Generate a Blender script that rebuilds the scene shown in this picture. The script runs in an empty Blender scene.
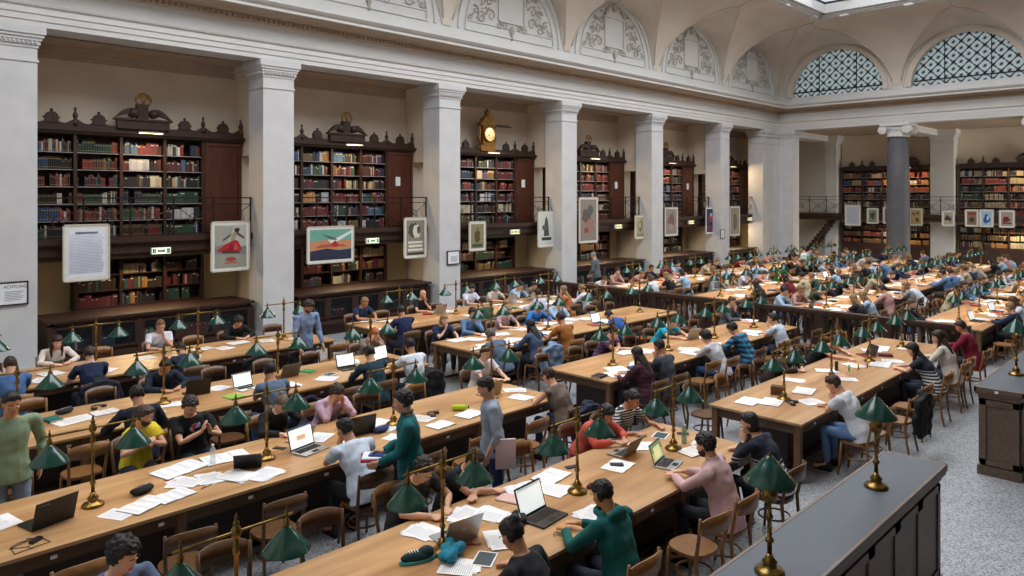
import bpy, math, random
from mathutils import Vector, Matrix, noise
PI = math.pi
SC = bpy.context.scene
COL = SC.collection
rnd = random.Random(7)

# ---------------------------------------------------------------- camera, world, light, exposure
cam_d = bpy.data.cameras.new('camera'); cam = bpy.data.objects.new('camera', cam_d); COL.objects.link(cam)
cam_d.sensor_width = 36.0; cam_d.lens = 36.0 * 733 / 1024; cam_d.shift_y = -92.0 / 1024
cam_d.clip_start = 0.05; cam_d.clip_end = 300
cam.location = (0, 0, 3.7); cam.rotation_euler = (PI / 2, 0, math.radians(44.8) - PI / 2)
SC.camera = cam
w = bpy.data.worlds.new('world'); SC.world = w; w.use_nodes = True
w.node_tree.nodes['Background'].inputs[0].default_value = (0.80, 0.90, 1.0, 1)
w.node_tree.nodes['Background'].inputs[1].default_value = 1.0
SC.view_settings.view_transform = 'Standard'; SC.view_settings.look = 'None'
SC.view_settings.exposure = -0.12; SC.view_settings.gamma = 1.0; SC.view_settings.use_curve_mapping = False
SC.cycles.max_bounces = 6; SC.cycles.diffuse_bounces = 4; SC.cycles.glossy_bounces = 3
SC.cycles.transparent_max_bounces = 8; SC.cycles.transmission_bounces = 4
SC.cycles.caustics_reflective = False; SC.cycles.caustics_refractive = False
SC.cycles.sample_clamp_indirect = 4.0; SC.cycles.use_denoising = True; SC.cycles.use_light_tree = True

def area_light(name, loc, sx, sy, power, col, rot=(0, 0, 0), parent=None):
    l = bpy.data.lights.new(name, 'AREA'); l.shape = 'RECTANGLE'; l.size = sx; l.size_y = sy
    l.energy = power; l.color = col
    o = bpy.data.objects.new(name, l); COL.objects.link(o); o.location = loc; o.rotation_euler = rot
    if parent: o.parent = parent
    return o
# daylight coming down through the glazed ceiling
area_light('skylight_daylight', (15.6, 8.5, 13.3), 31.0, 7.4, 5100, (0.96, 0.972, 1.0))
area_light('aisle_fill_light', (39.0, -1.7, 4.0), 4.0, 4.5, 800, (0.98, 0.95, 0.88), (PI / 2, 0, 0))  # added unseen fill to brighten the aisle behind the columns; no window built here

# ---------------------------------------------------------------- mesh builder
class MB:
    def __init__(s): s.V = []; s.F = []; s.M = []; s.S = []
    def add(s, vs, fs, mi=0, sm=False, T=None):
        b = len(s.V)
        s.V += [tuple(T @ Vector(v)) for v in vs] if T is not None else [tuple(v) for v in vs]
        for f in fs: s.F.append([b + i for i in f]); s.M.append(mi); s.S.append(sm)
        return s
    def box(s, x0, x1, y0, y1, z0, z1, mi=0, T=None):
        v = [(x, y, z) for z in (z0, z1) for y in (y0, y1) for x in (x0, x1)]
        return s.add(v, [(0, 2, 3, 1), (4, 5, 7, 6), (0, 1, 5, 4), (2, 6, 7, 3), (0, 4, 6, 2), (1, 3, 7, 5)], mi, False, T)
    def rbox(s, c, sz, rz=0, mi=0, tilt=0):
        T = Matrix.Translation(c) @ Matrix.Rotation(rz, 4, 'Z') @ Matrix.Rotation(tilt, 4, 'X')
        a, b, d = sz[0] / 2, sz[1] / 2, sz[2] / 2
        return s.box(-a, a, -b, b, -d, d, mi, T)
    def prism(s, poly, axis, h0, h1, mi=0, T=None, sm=False):
        def P(a, b, h): return (h, a, b) if axis == 'x' else ((a, h, b) if axis == 'y' else (a, b, h))
        n = len(poly); v = [P(a, b, h0) for a, b in poly] + [P(a, b, h1) for a, b in poly]
        s.add(v, [(i, (i + 1) % n, n + (i + 1) % n, n + i) for i in range(n)], mi, sm, T)
        s.add(v, [tuple(range(n))[::-1], tuple(range(n, 2 * n))], mi, False, T)
        return s
    def lathe(s, prof, c=(0, 0, 0), n=14, mi=0, T=None, sm=True, cap=True):
        v = []; f = []
        for r, z in prof:
            for i in range(n):
                a = 2 * PI * i / n; v.append((c[0] + r * math.cos(a), c[1] + r * math.sin(a), c[2] + z))
        for k in range(len(prof) - 1):
            for i in range(n):
                j = (i + 1) % n; f.append((k * n + i, k * n + j, (k + 1) * n + j, (k + 1) * n + i))
        if cap and prof[0][0] > 1e-4: f.append(tuple(range(n))[::-1])
        if cap and prof[-1][0] > 1e-4: f.append(tuple(range((len(prof) - 1) * n, len(prof) * n)))
        return s.add(v, f, mi, sm, T)
    def tube(s, pts, r, n=8, mi=0, sm=True, cap=True, T=None, flat=1.0):
        pts = [Vector(p) for p in pts]; m = len(pts)
        rr = r if isinstance(r, (list, tuple)) else [r] * m
        v = []; f = []; up = None
        for k, p in enumerate(pts):
            d = (pts[min(k + 1, m - 1)] - pts[max(k - 1, 0)])
            d = d.normalized() if d.length > 1e-9 else Vector((0, 0, 1))
            if up is None: up = Vector((0, 0, 1)) if abs(d.z) < .9 else Vector((0, 1, 0))
            a = d.cross(up); a = a.normalized() if a.length > 1e-6 else d.orthogonal().normalized()
            b = a.cross(d).normalized(); up = b
            for i in range(n):
                t = 2 * PI * i / n; v.append(p + a * math.cos(t) * rr[k] + b * math.sin(t) * rr[k] * flat)
        for k in range(m - 1):
            for i in range(n):
                j = (i + 1) % n; f.append((k * n + i, k * n + j, (k + 1) * n + j, (k + 1) * n + i))
        if cap: f += [tuple(range(n))[::-1], tuple(range((m - 1) * n, m * n))]
        return s.add(v, f, mi, sm, T)
    def sph(s, c, r, nu=12, nv=8, mi=0, T=None, fn=None):
        if not isinstance(r, (list, tuple)): r = (r, r, r)
        v = [(0, 0, -1)] + [(math.sin(PI * k / nv) * math.cos(2 * PI * i / nu), math.sin(PI * k / nv) * math.sin(2 * PI * i / nu), -math.cos(PI * k / nv)) for k in range(1, nv) for i in range(nu)] + [(0, 0, 1)]
        v = [(c[0] + x * r[0], c[1] + y * r[1], c[2] + z * r[2]) for x, y, z in v]
        if fn: v = [fn(Vector(p)) for p in v]
        f = [(0, 1 + (i + 1) % nu, 1 + i) for i in range(nu)]
        for k in range(nv - 2):
            for i in range(nu):
                j = (i + 1) % nu; f.append((1 + k * nu + i, 1 + k * nu + j, 1 + (k + 1) * nu + j, 1 + (k + 1) * nu + i))
        e = len(v) - 1; b = 1 + (nv - 2) * nu
        f += [(b + i, b + (i + 1) % nu, e) for i in range(nu)]
        return s.add(v, f, mi, True, T)
    def mesh(s, name, mats):
        me = bpy.data.meshes.new(name); me.from_pydata(s.V, [], s.F)
        for m in (mats if isinstance(mats, (list, tuple)) else [mats]): me.materials.append(m)
        me.polygons.foreach_set('material_index', s.M); me.polygons.foreach_set('use_smooth', s.S)
        me.validate(); me.update(); return me
    def build(s, name, mats, parent=None, loc=(0, 0, 0), rz=0, bevel=0):
        o = bpy.data.objects.new(name, s.mesh(name, mats)); COL.objects.link(o)
        o.location = loc; o.rotation_euler = (0, 0, rz)
        if parent: o.parent = parent
        if bevel:
            m = o.modifiers.new('bevel', 'BEVEL'); m.width = bevel; m.segments = 2; m.limit_method = 'ANGLE'
        return o

LABELS = {}
def tag(o, label, cat, group=None):
    LABELS.setdefault(label.lower(), []).append(o.name)
    o['label'] = label; o['category'] = cat
    if group: o['group'] = group
    return o
def thing(name, label, cat, loc=(0, 0, 0), rz=0, group=None):
    o = bpy.data.objects.new(name, None); COL.objects.link(o); o.empty_display_size = .1
    o.location = loc; o.rotation_euler = (0, 0, rz)
    return tag(o, label, cat, group)
def struct(mb, name, mat, **k):
    o = mb.build(name, mat, **k); o['kind'] = 'structure'; return o
KIDS = {}
def kids(o):
    if o.name not in KIDS: KIDS[o.name] = list(o.children)
    return KIDS[o.name]
TMPS = bpy.data.scenes.new('workbench')
def evaluated_mesh(o):
    TMPS.collection.objects.link(o); vl = TMPS.view_layers[0]; vl.update()
    me = bpy.data.meshes.new_from_object(o.evaluated_get(vl.depsgraph)); TMPS.collection.objects.unlink(o); return me
def dup(root, loc, rz, label, group=None, cat=None):
    r = root.copy(); COL.objects.link(r); r.location = loc; r.rotation_euler = (0, 0, rz)
    LABELS.setdefault(label.lower(), []).append(r.name)
    r['label'] = label
    if group: r['group'] = group
    for ch in kids(root):
        c = ch.copy(); COL.objects.link(c); c.parent = r
        for g in kids(ch):
            d = g.copy(); COL.objects.link(d); d.parent = c
    return r
ORD = ['first', 'second', 'third', 'fourth', 'fifth', 'sixth', 'seventh', 'eighth', 'ninth', 'tenth', 'eleventh', 'twelfth', 'thirteenth', 'fourteenth', 'fifteenth', 'sixteenth']

# ---------------------------------------------------------------- materials
def srgb(h):
    h = h.lstrip('#'); h = h if len(h) == 6 else ''.join(q * 2 for q in h); c = [int(h[i:i + 2], 16) / 255 for i in (0, 2, 4)]
    return tuple((x / 12.92 if x <= .04045 else ((x + .055) / 1.055) ** 2.4) for x in c) + (1,)
def newmat(name):
    m = bpy.data.materials.new(name); m.use_nodes = True; nt = m.node_tree
    return m, nt, nt.nodes['Principled BSDF']
def mk(name, hexc, rough=.6, metal=0.0, var=0.0, scale=6, stretch=(1, 1, 1), hex2=None, spec=None, bump=0, emit=0, detail=4):
    m, nt, b = newmat(name); c = srgb(hexc)
    b.inputs['Base Color'].default_value = c; b.inputs['Roughness'].default_value = rough; b.inputs['Metallic'].default_value = metal
    if spec is not None: b.inputs['Specular IOR Level'].default_value = spec
    if emit: b.inputs['Emission Color'].default_value = c; b.inputs['Emission Strength'].default_value = emit
    if var or hex2:
        c2 = srgb(hex2) if hex2 else tuple(x * (1 - var) for x in c[:3]) + (1,)
        tc = nt.nodes.new('ShaderNodeTexCoord'); mp = nt.nodes.new('ShaderNodeMapping'); nz = nt.nodes.new('ShaderNodeTexNoise')
        mp.inputs['Scale'].default_value = stretch; nz.inputs['Scale'].default_value = scale; nz.inputs['Detail'].default_value = detail
        rp = nt.nodes.new('ShaderNodeValToRGB'); rp.color_ramp.elements[0].position = .32; rp.color_ramp.elements[1].position = .68
        rp.color_ramp.elements[0].color = c2; rp.color_ramp.elements[1].color = c
        L = nt.links.new
        L(tc.outputs['Object'], mp.inputs[0]); L(mp.outputs[0], nz.inputs['Vector']); L(nz.outputs['Fac'], rp.inputs[0]); L(rp.outputs[0], b.inputs['Base Color'])
        if bump:
            bp = nt.nodes.new('ShaderNodeBump'); bp.inputs['Strength'].default_value = bump; bp.inputs['Distance'].default_value = .02
            L(nz.outputs['Fac'], bp.inputs['Height']); L(bp.outputs[0], b.inputs['Normal'])
    return m
def objcol(name, rough=.8, var=.15, scale=40, metal=0):
    m, nt, b = newmat(name); L = nt.links.new
    oi = nt.nodes.new('ShaderNodeObjectInfo'); b.inputs['Roughness'].default_value = rough; b.inputs['Metallic'].default_value = metal
    tc = nt.nodes.new('ShaderNodeTexCoord'); nz = nt.nodes.new('ShaderNodeTexNoise'); nz.inputs['Scale'].default_value = scale
    mr = nt.nodes.new('ShaderNodeMapRange'); mr.inputs['To Min'].default_value = 1 - var; mr.inputs['To Max'].default_value = 1 + var * .5
    vm = nt.nodes.new('ShaderNodeVectorMath'); vm.operation = 'SCALE'
    L(tc.outputs['Object'], nz.inputs['Vector']); L(nz.outputs['Fac'], mr.inputs['Value'])
    L(oi.outputs['Color'], vm.inputs[0]); L(mr.outputs[0], vm.inputs['Scale']); L(vm.outputs[0], b.inputs['Base Color'])
    return m
def stripes(name, h1, h2, period=.045, axis=2, plaid=None, duty=.5, zmax=None):
    m, nt, b = newmat(name); L = nt.links.new; b.inputs['Roughness'].default_value = .85
    tc = nt.nodes.new('ShaderNodeTexCoord'); sp = nt.nodes.new('ShaderNodeSeparateXYZ'); L(tc.outputs['Object'], sp.inputs[0])
    def band(ax, per, du):
        a = nt.nodes.new('ShaderNodeMath'); a.operation = 'DIVIDE'; a.inputs[1].default_value = per; L(sp.outputs[ax], a.inputs[0])
        f = nt.nodes.new('ShaderNodeMath'); f.operation = 'FRACT'; L(a.outputs[0], f.inputs[0])
        g = nt.nodes.new('ShaderNodeMath'); g.operation = 'GREATER_THAN'; g.inputs[1].default_value = du; L(f.outputs[0], g.inputs[0]); return g
    g = band(axis, period, duty)
    if zmax:
        lt = nt.nodes.new('ShaderNodeMath'); lt.operation = 'LESS_THAN'; lt.inputs[1].default_value = zmax; L(sp.outputs[2], lt.inputs[0])
        g0 = g; g = nt.nodes.new('ShaderNodeMath'); g.operation = 'MULTIPLY'; L(g0.outputs[0], g.inputs[0]); L(lt.outputs[0], g.inputs[1])
    mx = nt.nodes.new('ShaderNodeMixRGB'); mx.inputs[1].default_value = srgb(h1); mx.inputs[2].default_value = srgb(h2); L(g.outputs[0], mx.inputs[0])
    out = mx
    if plaid:
        g2 = band(0, period, duty); m2 = nt.nodes.new('ShaderNodeMixRGB'); m2.inputs[0].default_value = .5
        m3 = nt.nodes.new('ShaderNodeMixRGB'); m3.inputs[1].default_value = srgb(h1); m3.inputs[2].default_value = srgb(plaid); L(g2.outputs[0], m3.inputs[0])
        L(mx.outputs[0], m2.inputs[1]); L(m3.outputs[0], m2.inputs[2]); out = m2
    L(out.outputs[0], b.inputs['Base Color']); return m

M_plaster = mk('white_plaster', '#d6d5d2', .75, var=.06, scale=1.2)
M_pillar = mk('grey_white_pillar_plaster', '#d2d2d2', .7, hex2='#c8c8c9', scale=2.0)
M_vault = mk('warm_grey_vault_plaster', '#dbd0c2', .85, hex2='#cfc3b4', scale=.8)
M_relief = mk('grey_relief_plaster', '#bcb5ab', .85, var=.2, scale=8)
M_soffit = mk('beige_soffit', '#bba792', .85, var=.12, scale=3)
M_recess = mk('olive_beige_recess_wall', '#e6d3a8', .9, hex2='#d9c598', scale=.9)
M_rgrey = mk('taupe_recess_plaster', '#e2d4bf', .9, hex2='#d4c5b0', scale=.9)
def terrazzo():
    m, nt, b = newmat('speckled_grey_terrazzo'); L = nt.links.new
    tc = nt.nodes.new('ShaderNodeTexCoord'); vo = nt.nodes.new('ShaderNodeTexVoronoi'); vo.inputs['Scale'].default_value = 60
    rp = nt.nodes.new('ShaderNodeValToRGB'); rp.color_ramp.interpolation = 'CONSTANT'
    cs = ['#6c6f74', '#8f9296', '#aeb0b3', '#9b9ea2', '#7f8287', '#b5b7ba']
    e = rp.color_ramp.elements; e[0].color = srgb(cs[0]); e[1].position = .14; e[1].color = srgb(cs[1])
    for i in range(2, 6): x = e.new([0, 0, .35, .55, .72, .84][i]); x.color = srgb(cs[i])
    L(tc.outputs['Object'], vo.inputs['Vector']); sp = nt.nodes.new('ShaderNodeSeparateXYZ'); L(vo.outputs['Color'], sp.inputs[0]); L(sp.outputs[0], rp.inputs[0])
    L(rp.outputs[0], b.inputs['Base Color']); b.inputs['Roughness'].default_value = .35
    return m
M_terr = terrazzo()
M_floorwood = mk('brown_floor_boards', '#7a6148', .5, hex2='#654e39', scale=3, stretch=(1, 8, 1))
M_dark = mk('dark_stained_wood', '#3f261b', .5, hex2='#2d1a12', scale=4, stretch=(6, 6, 1))
M_reddoor = mk('reddish_brown_door_wood', '#5b2f1e', .45, hex2='#472315', scale=3, stretch=(8, 8, 1))
M_counter = mk('greyish_brown_counter_wood', '#6e5a4c', .45, hex2='#5e4b3f', scale=3, stretch=(1, 8, 8))
M_lino = mk('slate_blue_linoleum', '#4d545e', .55, var=.06, scale=30)
M_top = mk('honey_oak_table_top', '#c99f72', .36, hex2='#a1784c', scale=1.3, stretch=(.55, 5, 1), detail=10)
M_leg = mk('oak_table_leg', '#7a5938', .5, hex2='#63452a', scale=4, stretch=(7, 7, 1))
M_apron = mk('oak_table_apron', '#5f4630', .5, hex2='#4c3624', scale=3, stretch=(1, 6, 8))
M_darkpanel = mk('dark_table_panel', '#33241a', .6, var=.2, scale=4)
M_chair = mk('brown_bentwood', '#674628', .38, hex2='#53371f', scale=5, stretch=(3, 3, 6))
M_chairl = mk('golden_bentwood', '#94683a', .38, hex2='#7c532c', scale=5, stretch=(3, 3, 6))
M_brass = mk('aged_brass', '#9c8048', .3, 1.0, hex2='#6e5a30', scale=25)
M_green = mk('green_enamel', '#0d4235', .16, spec=.7)
M_inner = mk('white_enamel_inside', '#e8e4d8', .5)
M_bulb = mk('warm_bulb', '#ffd9a0', .4, emit=6)
M_iron = mk('dark_iron', '#2d2622', .5, .6)
M_white = mk('white_paper', '#e9ebee', .8)
M_cream = mk('cream_paper', '#e3dcc8', .8)
M_ink = mk('grey_ink', '#6b7079', .9)
M_black = mk('black_plastic', '#17181a', .4)
M_silver = mk('silver_aluminium', '#b8babd', .35, .7)
M_gold = mk('gilded_wood', '#a8793a', .4, .6, var=.3, scale=12)
M_granite = mk('dark_grey_granite', '#6a6b70', .6, hex2='#46474c', scale=30)
M_glasspane = None
def transp(name, hexc, alpha):
    m, nt, b = newmat(name); b.inputs['Base Color'].default_value = srgb(hexc); b.inputs['Roughness'].default_value = .1
    b.inputs['Alpha'].default_value = alpha; return m
M_glasspane = transp('clear_window_glass', '#dfeaf0', .08)
M_cabglass = transp('cabinet_door_glass', '#33383a', .25)
M_bottle = transp('clear_bottle_plastic', '#cfe0e6', .35)
M_gbottle = transp('green_bottle_glass', '#6fae90', .6)
# ---------------------------------------------------------------- the room
PY = 17.0; XE = 36.75; L_BAY = 5.58
PR = [3.70 + L_BAY * k for k in range(6)]            # right edges of the pillars along the shelf wall
struct(MB().box(-3, 43.6, -2.2, 19.2, -.2, 0), 'floor', M_terr)
struct(MB().box(-3, 44, 18.9, 19.2, 0, 2.7), 'wall_north', M_recess)
struct(MB().box(-3, 44, 18.9, 19.2, 2.7, 7.6), 'wall_north_gallery', M_rgrey)
struct(MB().box(-3, 44, -2.4, -2.1, 6.6, 13), 'wall_south_upper', M_plaster)
struct(MB().box(-3, 44, -2.4, -2.1, 0, 6.6), 'wall_south', M_dark)
struct(MB().box(-3.2, -2.9, -2.4, 19.2, 0, 13), 'wall_west', M_plaster)
struct(MB().box(42.28, 43.7, -2.4, 19.2, 0, 7.6), 'wall_east', M_rgrey)
# ceiling of the shelf recesses and of the aisle behind the column
struct(MB().box(-3, 44, 17.7, 19.2, 7.06, 7.3).box(XE + .7, 44, -2.4, 17.9, 7.06, 7.3), 'ceiling_recess', M_soffit)
# upper wall planes above the entablature (lunettes painted on them)
up = MB().box(-3, XE + .1, PY + .02, PY + .4, 7.3, 12.4)
struct(up, 'wall_upper_north', M_plaster)
# pillars
def pillar_mb(x0, x1, y0, y1):
    m = MB().box(x0, x1, y0, y1, 0, 6.66)
    for z0, z1, o in ((6.36, 6.40, .025), (6.64, 6.70, .02), (6.70, 6.78, .045), (6.78, 6.84, .07), (6.84, 6.90, .10), (6.90, 7.05, .13), (0, .28, .04), (.28, .33, .02)):
        m.box(x0 - o, x1 + o, y0 - o, y1 + o, z0, z1)
    n = int((x1 - x0) / .07)
    for i in range(n):
        x = x0 + (i + .5) * (x1 - x0) / n; m.sph((x, y0 - .06, 6.74), (.022, .03, .04), 6, 4)
        if y1 - y0 < 1.2: m.sph((x0 - .06, y0 + (i + .5) * (y1 - y0) / n, 6.74), (.03, .022, .04), 6, 4)
    return m
for k in range(6):
    struct(pillar_mb(PR[k] - .82, PR[k], PY, PY + .78), 'pillar', M_pillar)
pm = pillar_mb(35.0, XE + .7, PY, PY + .78); q = pillar_mb(XE, XE + .7, 16.22, PY + .2); pm.add(q.V, q.F); struct(pm, 'pillar', M_pillar)
# spur walls behind the pillars with the passage at gallery level
for k in range(6):
    x = PR[k]
    m = MB()
    for z0, z1, ya, yb in ((0, 2.72, PY + .78, 18.9), (4.75, 7.06, PY + .78, 18.9), (2.72, 4.75, 18.6, 18.9)):
        m.box(x - .63, x + .0 - .08, ya, yb, z0, z1)
    for z0, z1, o in ((6.7, 6.8, .05), (6.8, 6.92, .1), (6.92, 7.06, .16)):
        m.box(x - .63 - o, x - .08 + o, PY + .7, 18.9, z0, z1)
    struct(m, 'wall_spur', M_rgrey)
# cornice moulding round the top of each recess
m = MB()
for z0, z1, o in ((6.78, 6.86, .06), (6.86, 6.95, .12), (6.95, 7.06, .2)): m.box(-3, 43, 18.9 - o, 18.9, z0, z1)
struct(m, 'trim_1', M_soffit)
# entablature swept along the shelf wall and round the corner
def sweep_ent(prof, name, mat):
    m = MB(); v = []; f = []
    n = len(prof)
    for o, z in prof: v += [(-3, PY - o, z), (XE - o, PY - o, z), (XE - o, -2.4, z)]
    for i in range(n - 1):
        for j in range(2): a = i * 3 + j; f.append((a, a + 1, a + 4, a + 3))
    m.add(v, f); return struct(m, name, mat)
sweep_ent([(-.8, 7.06), (.05, 7.06), (.05, 7.18), (.075, 7.18), (.075, 7.31), (.10, 7.31), (.10, 7.43), (.15, 7.46), (.17, 7.50), (.03, 7.50), (.03, 7.90)], 'trim_2', M_plaster)
sweep_ent([(.03, 7.90), (.12, 7.93), (.12, 8.02), (.20, 8.05), (.26, 8.10), (.64, 8.12)], 'trim_3', M_soffit)
sweep_ent([(.64, 8.12), (.72, 8.12), (.72, 8.19), (.78, 8.22), (.84, 8.28), (.84, 8.31), (.3, 8.36), (0.02, 8.36), (0.02, 8.62), (-.03, 8.62)], 'trim_4', M_plaster)
m = MB()
x = -2.9
while x < XE - .3: m.box(x, x + .07, PY - .19, PY - .11, 7.93, 8.02); x += .13
y = 16.7
while y > -2: m.box(XE - .19, XE - .11, y, y + .07, 7.93, 8.02); y -= .13
struct(m, 'trim_5', M_soffit)

# vault: quarter-ellipse cove cut by a cross vault over every lunette
INS = 3.5; ZT = 11.8
LX = [33.85 - L_BAY * k for k in range(7)]
LY = [14.1, 8.5, 2.9, -2.7]
def zc(t): return 8.5 + (ZT - 8.5) * math.sqrt(max(0, 1 - (1 - t / INS) ** 2))
WL = 2.62
def zl(dx, t):
    a = 1 - (dx / WL) ** 2
    return 8.85 + (2.3 + .186 * t) * math.sqrt(max(0, a))
def gdx(t):
    q = (zc(t) - 8.85) / (2.3 + .186 * t)
    return WL if q <= 0 else (0.0 if q >= 1 else WL * math.sqrt(1 - q * q))
def vault(centres, lo, hi, conv, name):
    NT = 40; NA = 14; NB = 5
    m = MB(); rows = []
    for it in range(NT + 1):
        t = INS * (it / NT) ** 1.6; g = gdx(t); xs = []
        for c in sorted(centres):
            for i in range(NB): xs.append(c - L_BAY / 2 + (L_BAY / 2 - g) * i / NB)
            for i in range(NA): xs.append(c - g + 2 * g * i / NA)
            for i in range(NB): xs.append(c + g + (L_BAY / 2 - g) * i / NB)
        row = []
        for x in xs:
            x2 = min(x, hi(t)); c = min(centres, key=lambda q: abs(q - x2))
            row.append(conv(x2, t, max(zc(t), zl(x2 - c, t))))
        rows.append(row)
    n = len(rows[0]); v = [p for r in rows for p in r]; f = []
    for i in range(NT):
        for j in range(n - 1): f.append((i * n + j, i * n + j + 1, (i + 1) * n + j + 1, (i + 1) * n + j))
    m.add(v, f, 0, False); return struct(m, name, M_vault)
vault(LX, 0, lambda t: XE - t, lambda x, t, z: (x, PY - t, z), 'ceiling_cove_north')
vault([-y for y in LY], 0, lambda t: 1e9, lambda x, t, z: (XE - t, -x, z), 'ceiling_cove_east') if False else None
# the end wall runs in -Y from the corner: measured from the corner as s = 17 - y
LS = [PY - y for y in LY]
def vault_e():
    NT = 40; NA = 14; NB = 5; rows = []
    for it in range(NT + 1):
        t = INS * (it / NT) ** 1.6; g = gdx(t); row = []
        for c in LS:
            xs = [c - L_BAY / 2 + (L_BAY / 2 - g) * i / NB for i in range(NB)] + [c - g + 2 * g * i / NA for i in range(NA)] + [c + g + (L_BAY / 2 - g) * i / NB for i in range(NB)]
            for s in xs:
                s2 = max(s, t); cc = min(LS, key=lambda q: abs(q - s2))
                row.append((XE - t, PY - s2, max(zc(t), zl(s2 - cc, t))))
        rows.append(row)
    n = len(rows[0]); v = [p for r in rows for p in r]
    f = [(i * n + j, i * n + j + 1, (i + 1) * n + j + 1, (i + 1) * n + j) for i in range(NT) for j in range(n - 1)]
    struct(MB().add(v, f), 'ceiling_cove_east', M_vault)
vault_e()
# thin raised ribs that follow the groins
def rib(pts, name='trim_6'):
    return MB().tube(pts, .035, 6)
m = MB()
for c in LX:
    for sg in (-1, 1):
        pts = []
        for i in range(26):
            t = .05 + 3.3 * i / 25; g = gdx(t); x = c + sg * g
            if x > XE - t: continue
            pts.append((x, PY - t, max(zc(t), zl(g, t)) - .01))
        if len(pts) > 3: m.tube(pts, .03, 6)
for c in LS:
    for sg in (-1, 1):
        pts = []
        for i in range(26):
            t = .05 + 3.3 * i / 25; g = gdx(t); s = c + sg * g
            if s < t: continue
            pts.append((XE - t, PY - s, max(zc(t), zl(g, t)) - .01))
        if len(pts) > 3: m.tube(pts, .03, 6)
struct(m, 'trim_6', M_vault)
# flat ceiling beyond the skylight, skylight frame and mullions
SX0, SX1, SY0, SY1 = -1.5, XE - INS, 3.5, PY - INS
struct(MB().box(-3, XE + .2, -2.4, SY0, ZT, ZT + .2).box(-3, SX0, SY0, PY, ZT, ZT + .2), 'ceiling', M_vault)
m = MB()
for o, z0, z1 in ((.0, 11.66, 11.80), (.12, 11.72, 12.0), (.3, 11.8, 12.25)):
    a = .14
    m.box(SX0, SX1 - o, SY1 - o - a, SY1 - o, z0, z1); m.box(SX0, SX1 - o, SY0 + o, SY0 + o + a, z0, z1)
    m.box(SX1 - o - a, SX1 - o, SY0 + o, SY1 - o, z0, z1); m.box(SX0 + o, SX0 + o + a, SY0 + o, SY1 - o, z0, z1)
for i in range(12):
    x = SX1 - 1.0 - i * 2.79; m.box(x, x + .35, SY1 - .22, SY1 + .05, 11.60, 11.70)
for i in range(4):
    y = SY1 - 1.0 - i * 2.6; m.box(SX1 - .22, SX1 + .05, y - .35, y, 11.60, 11.70)
struct(m, 'trim_7', M_plaster)
m = MB()
for i in range(25): x = SX1 - .45 - 1.38 * i; m.box(x - .025, x + .025, SY0 + .4, SY1 - .4, 12.2, 12.28)
for j in range(9): y = SY1 - .45 - 1.14 * j; m.box(SX0 + .4, SX1 - .4, y - .025, y + .025, 12.2, 12.28)
struct(m, 'window_skylight_bars', M_iron)
struct(MB().box(SX0 + .3, SX1 - .4, SY0 + .4, SY1 - .4, 12.3, 12.31), 'window_skylight', M_glasspane)
struct(MB().box(-3, 44, -2.4, 19.2, 13.2, 13.3), 'ceiling_roof', M_plaster) if False else None

# lunettes on the shelf wall: arch bands and plaster relief
def arch_band(m, c, r0, r1, y0, y1, zb, ax='x', n=40):
    v = []; f = []
    for i in range(n + 1):
        a = PI * i / n
        for r in (r0, r1):
            for y in (y0, y1): v.append((c + r * math.cos(a), y, zb + r * math.sin(a) * .985))
    for i in range(n):
        k = i * 4; q = k + 4
        f += [(k, q, q + 1, k + 1), (k + 2, k + 3, q + 3, q + 2), (k, k + 2, q + 2, q), (k + 1, q + 1, q + 3, k + 3)]
    if ax == 'y': v = [(y, x, z) for x, y, z in v]
    m.add(v, f, 0, False)
def scroll(m, x, z, r, turns, sgn, ph, y):
    pts = []
    for i in range(18):
        t = i / 17; a = ph + sgn * turns * 2 * PI * t; q = r * (1 - .85 * t)
        pts.append((x + q * math.cos(a), y, z + q * math.sin(a)))
    m.tube(pts, [.024 * (1 - .5 * i / 17) for i in range(18)], 5)
rel = MB(); ry = -.03
for sg in (-1, 1):
    rel.tube([(sg * .05, ry, 2.02), (sg * .35, ry, 1.98), (sg * .55, ry, 1.75), (sg * .62, ry, 1.6)], .05, 6)
    for (x, z, r, tn, s2, ph) in ((.95, .55, .22, 1.3, 1, 0), (1.35, .42, .2, 1.4, -1, 2), (1.62, .62, .15, 1.2, 1, 1), (1.0, 1.0, .2, 1.3, -1, 3), (1.32, .95, .16, 1.4, 1, 0), (.85, 1.4, .16, 1.2, 1, 2), (1.12, 1.42, .13, 1.2, -1, 1), (.45, 1.85, .13, 1.2, 1, 0), (.3, .32, .12, 1.2, -1, 1), (.6, .3, .13, 1.3, 1, 2), (1.85, .38, .12, 1.1, -1, 0)):
        scroll(rel, sg * x, z, r, tn, sg * s2, ph if sg > 0 else PI - ph, ry)
    rr = random.Random(3)
    for q in range(34):
        a = rr.uniform(.12, 1.5); r = rr.uniform(1.15, 1.85); x, z = r * math.cos(a), r * math.sin(a) + .15
        if x < .66 and z < 1.75: continue
        rel.sph((sg * x, ry, z), (rr.uniform(.02, .05), .02, rr.uniform(.02, .05)), 6, 4)
rel.sph((0, ry, 1.98), (.14, .08, .17), 8, 6).sph((0, ry, .2), (.1, .06, .16), 8, 6).tube([(0, ry, .2), (0, ry, -.12)], .035, 6)
frame = MB()
def rectframe(m, x0, x1, z0, z1, w, y0, y1):
    m.box(x0, x1, y0, y1, z0, z0 + w); m.box(x0, x1, y0, y1, z1 - w, z1); m.box(x0, x0 + w, y0, y1, z0, z1); m.box(x1 - w, x1, y0, y1, z0, z1)
rectframe(frame, -.62, .62, .42, 1.6, .05, -.05, 0)
frame.prism([(-.62, 1.6), (.62, 1.6), (.35, 1.78), (-.35, 1.78)], 'y', -.03, 0)
frame.box(-2.0, 2.0, -.03, 0, .22, .26)
relm = rel.mesh('relief', M_relief); frm = frame.mesh('cartouche', M_plaster)
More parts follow.
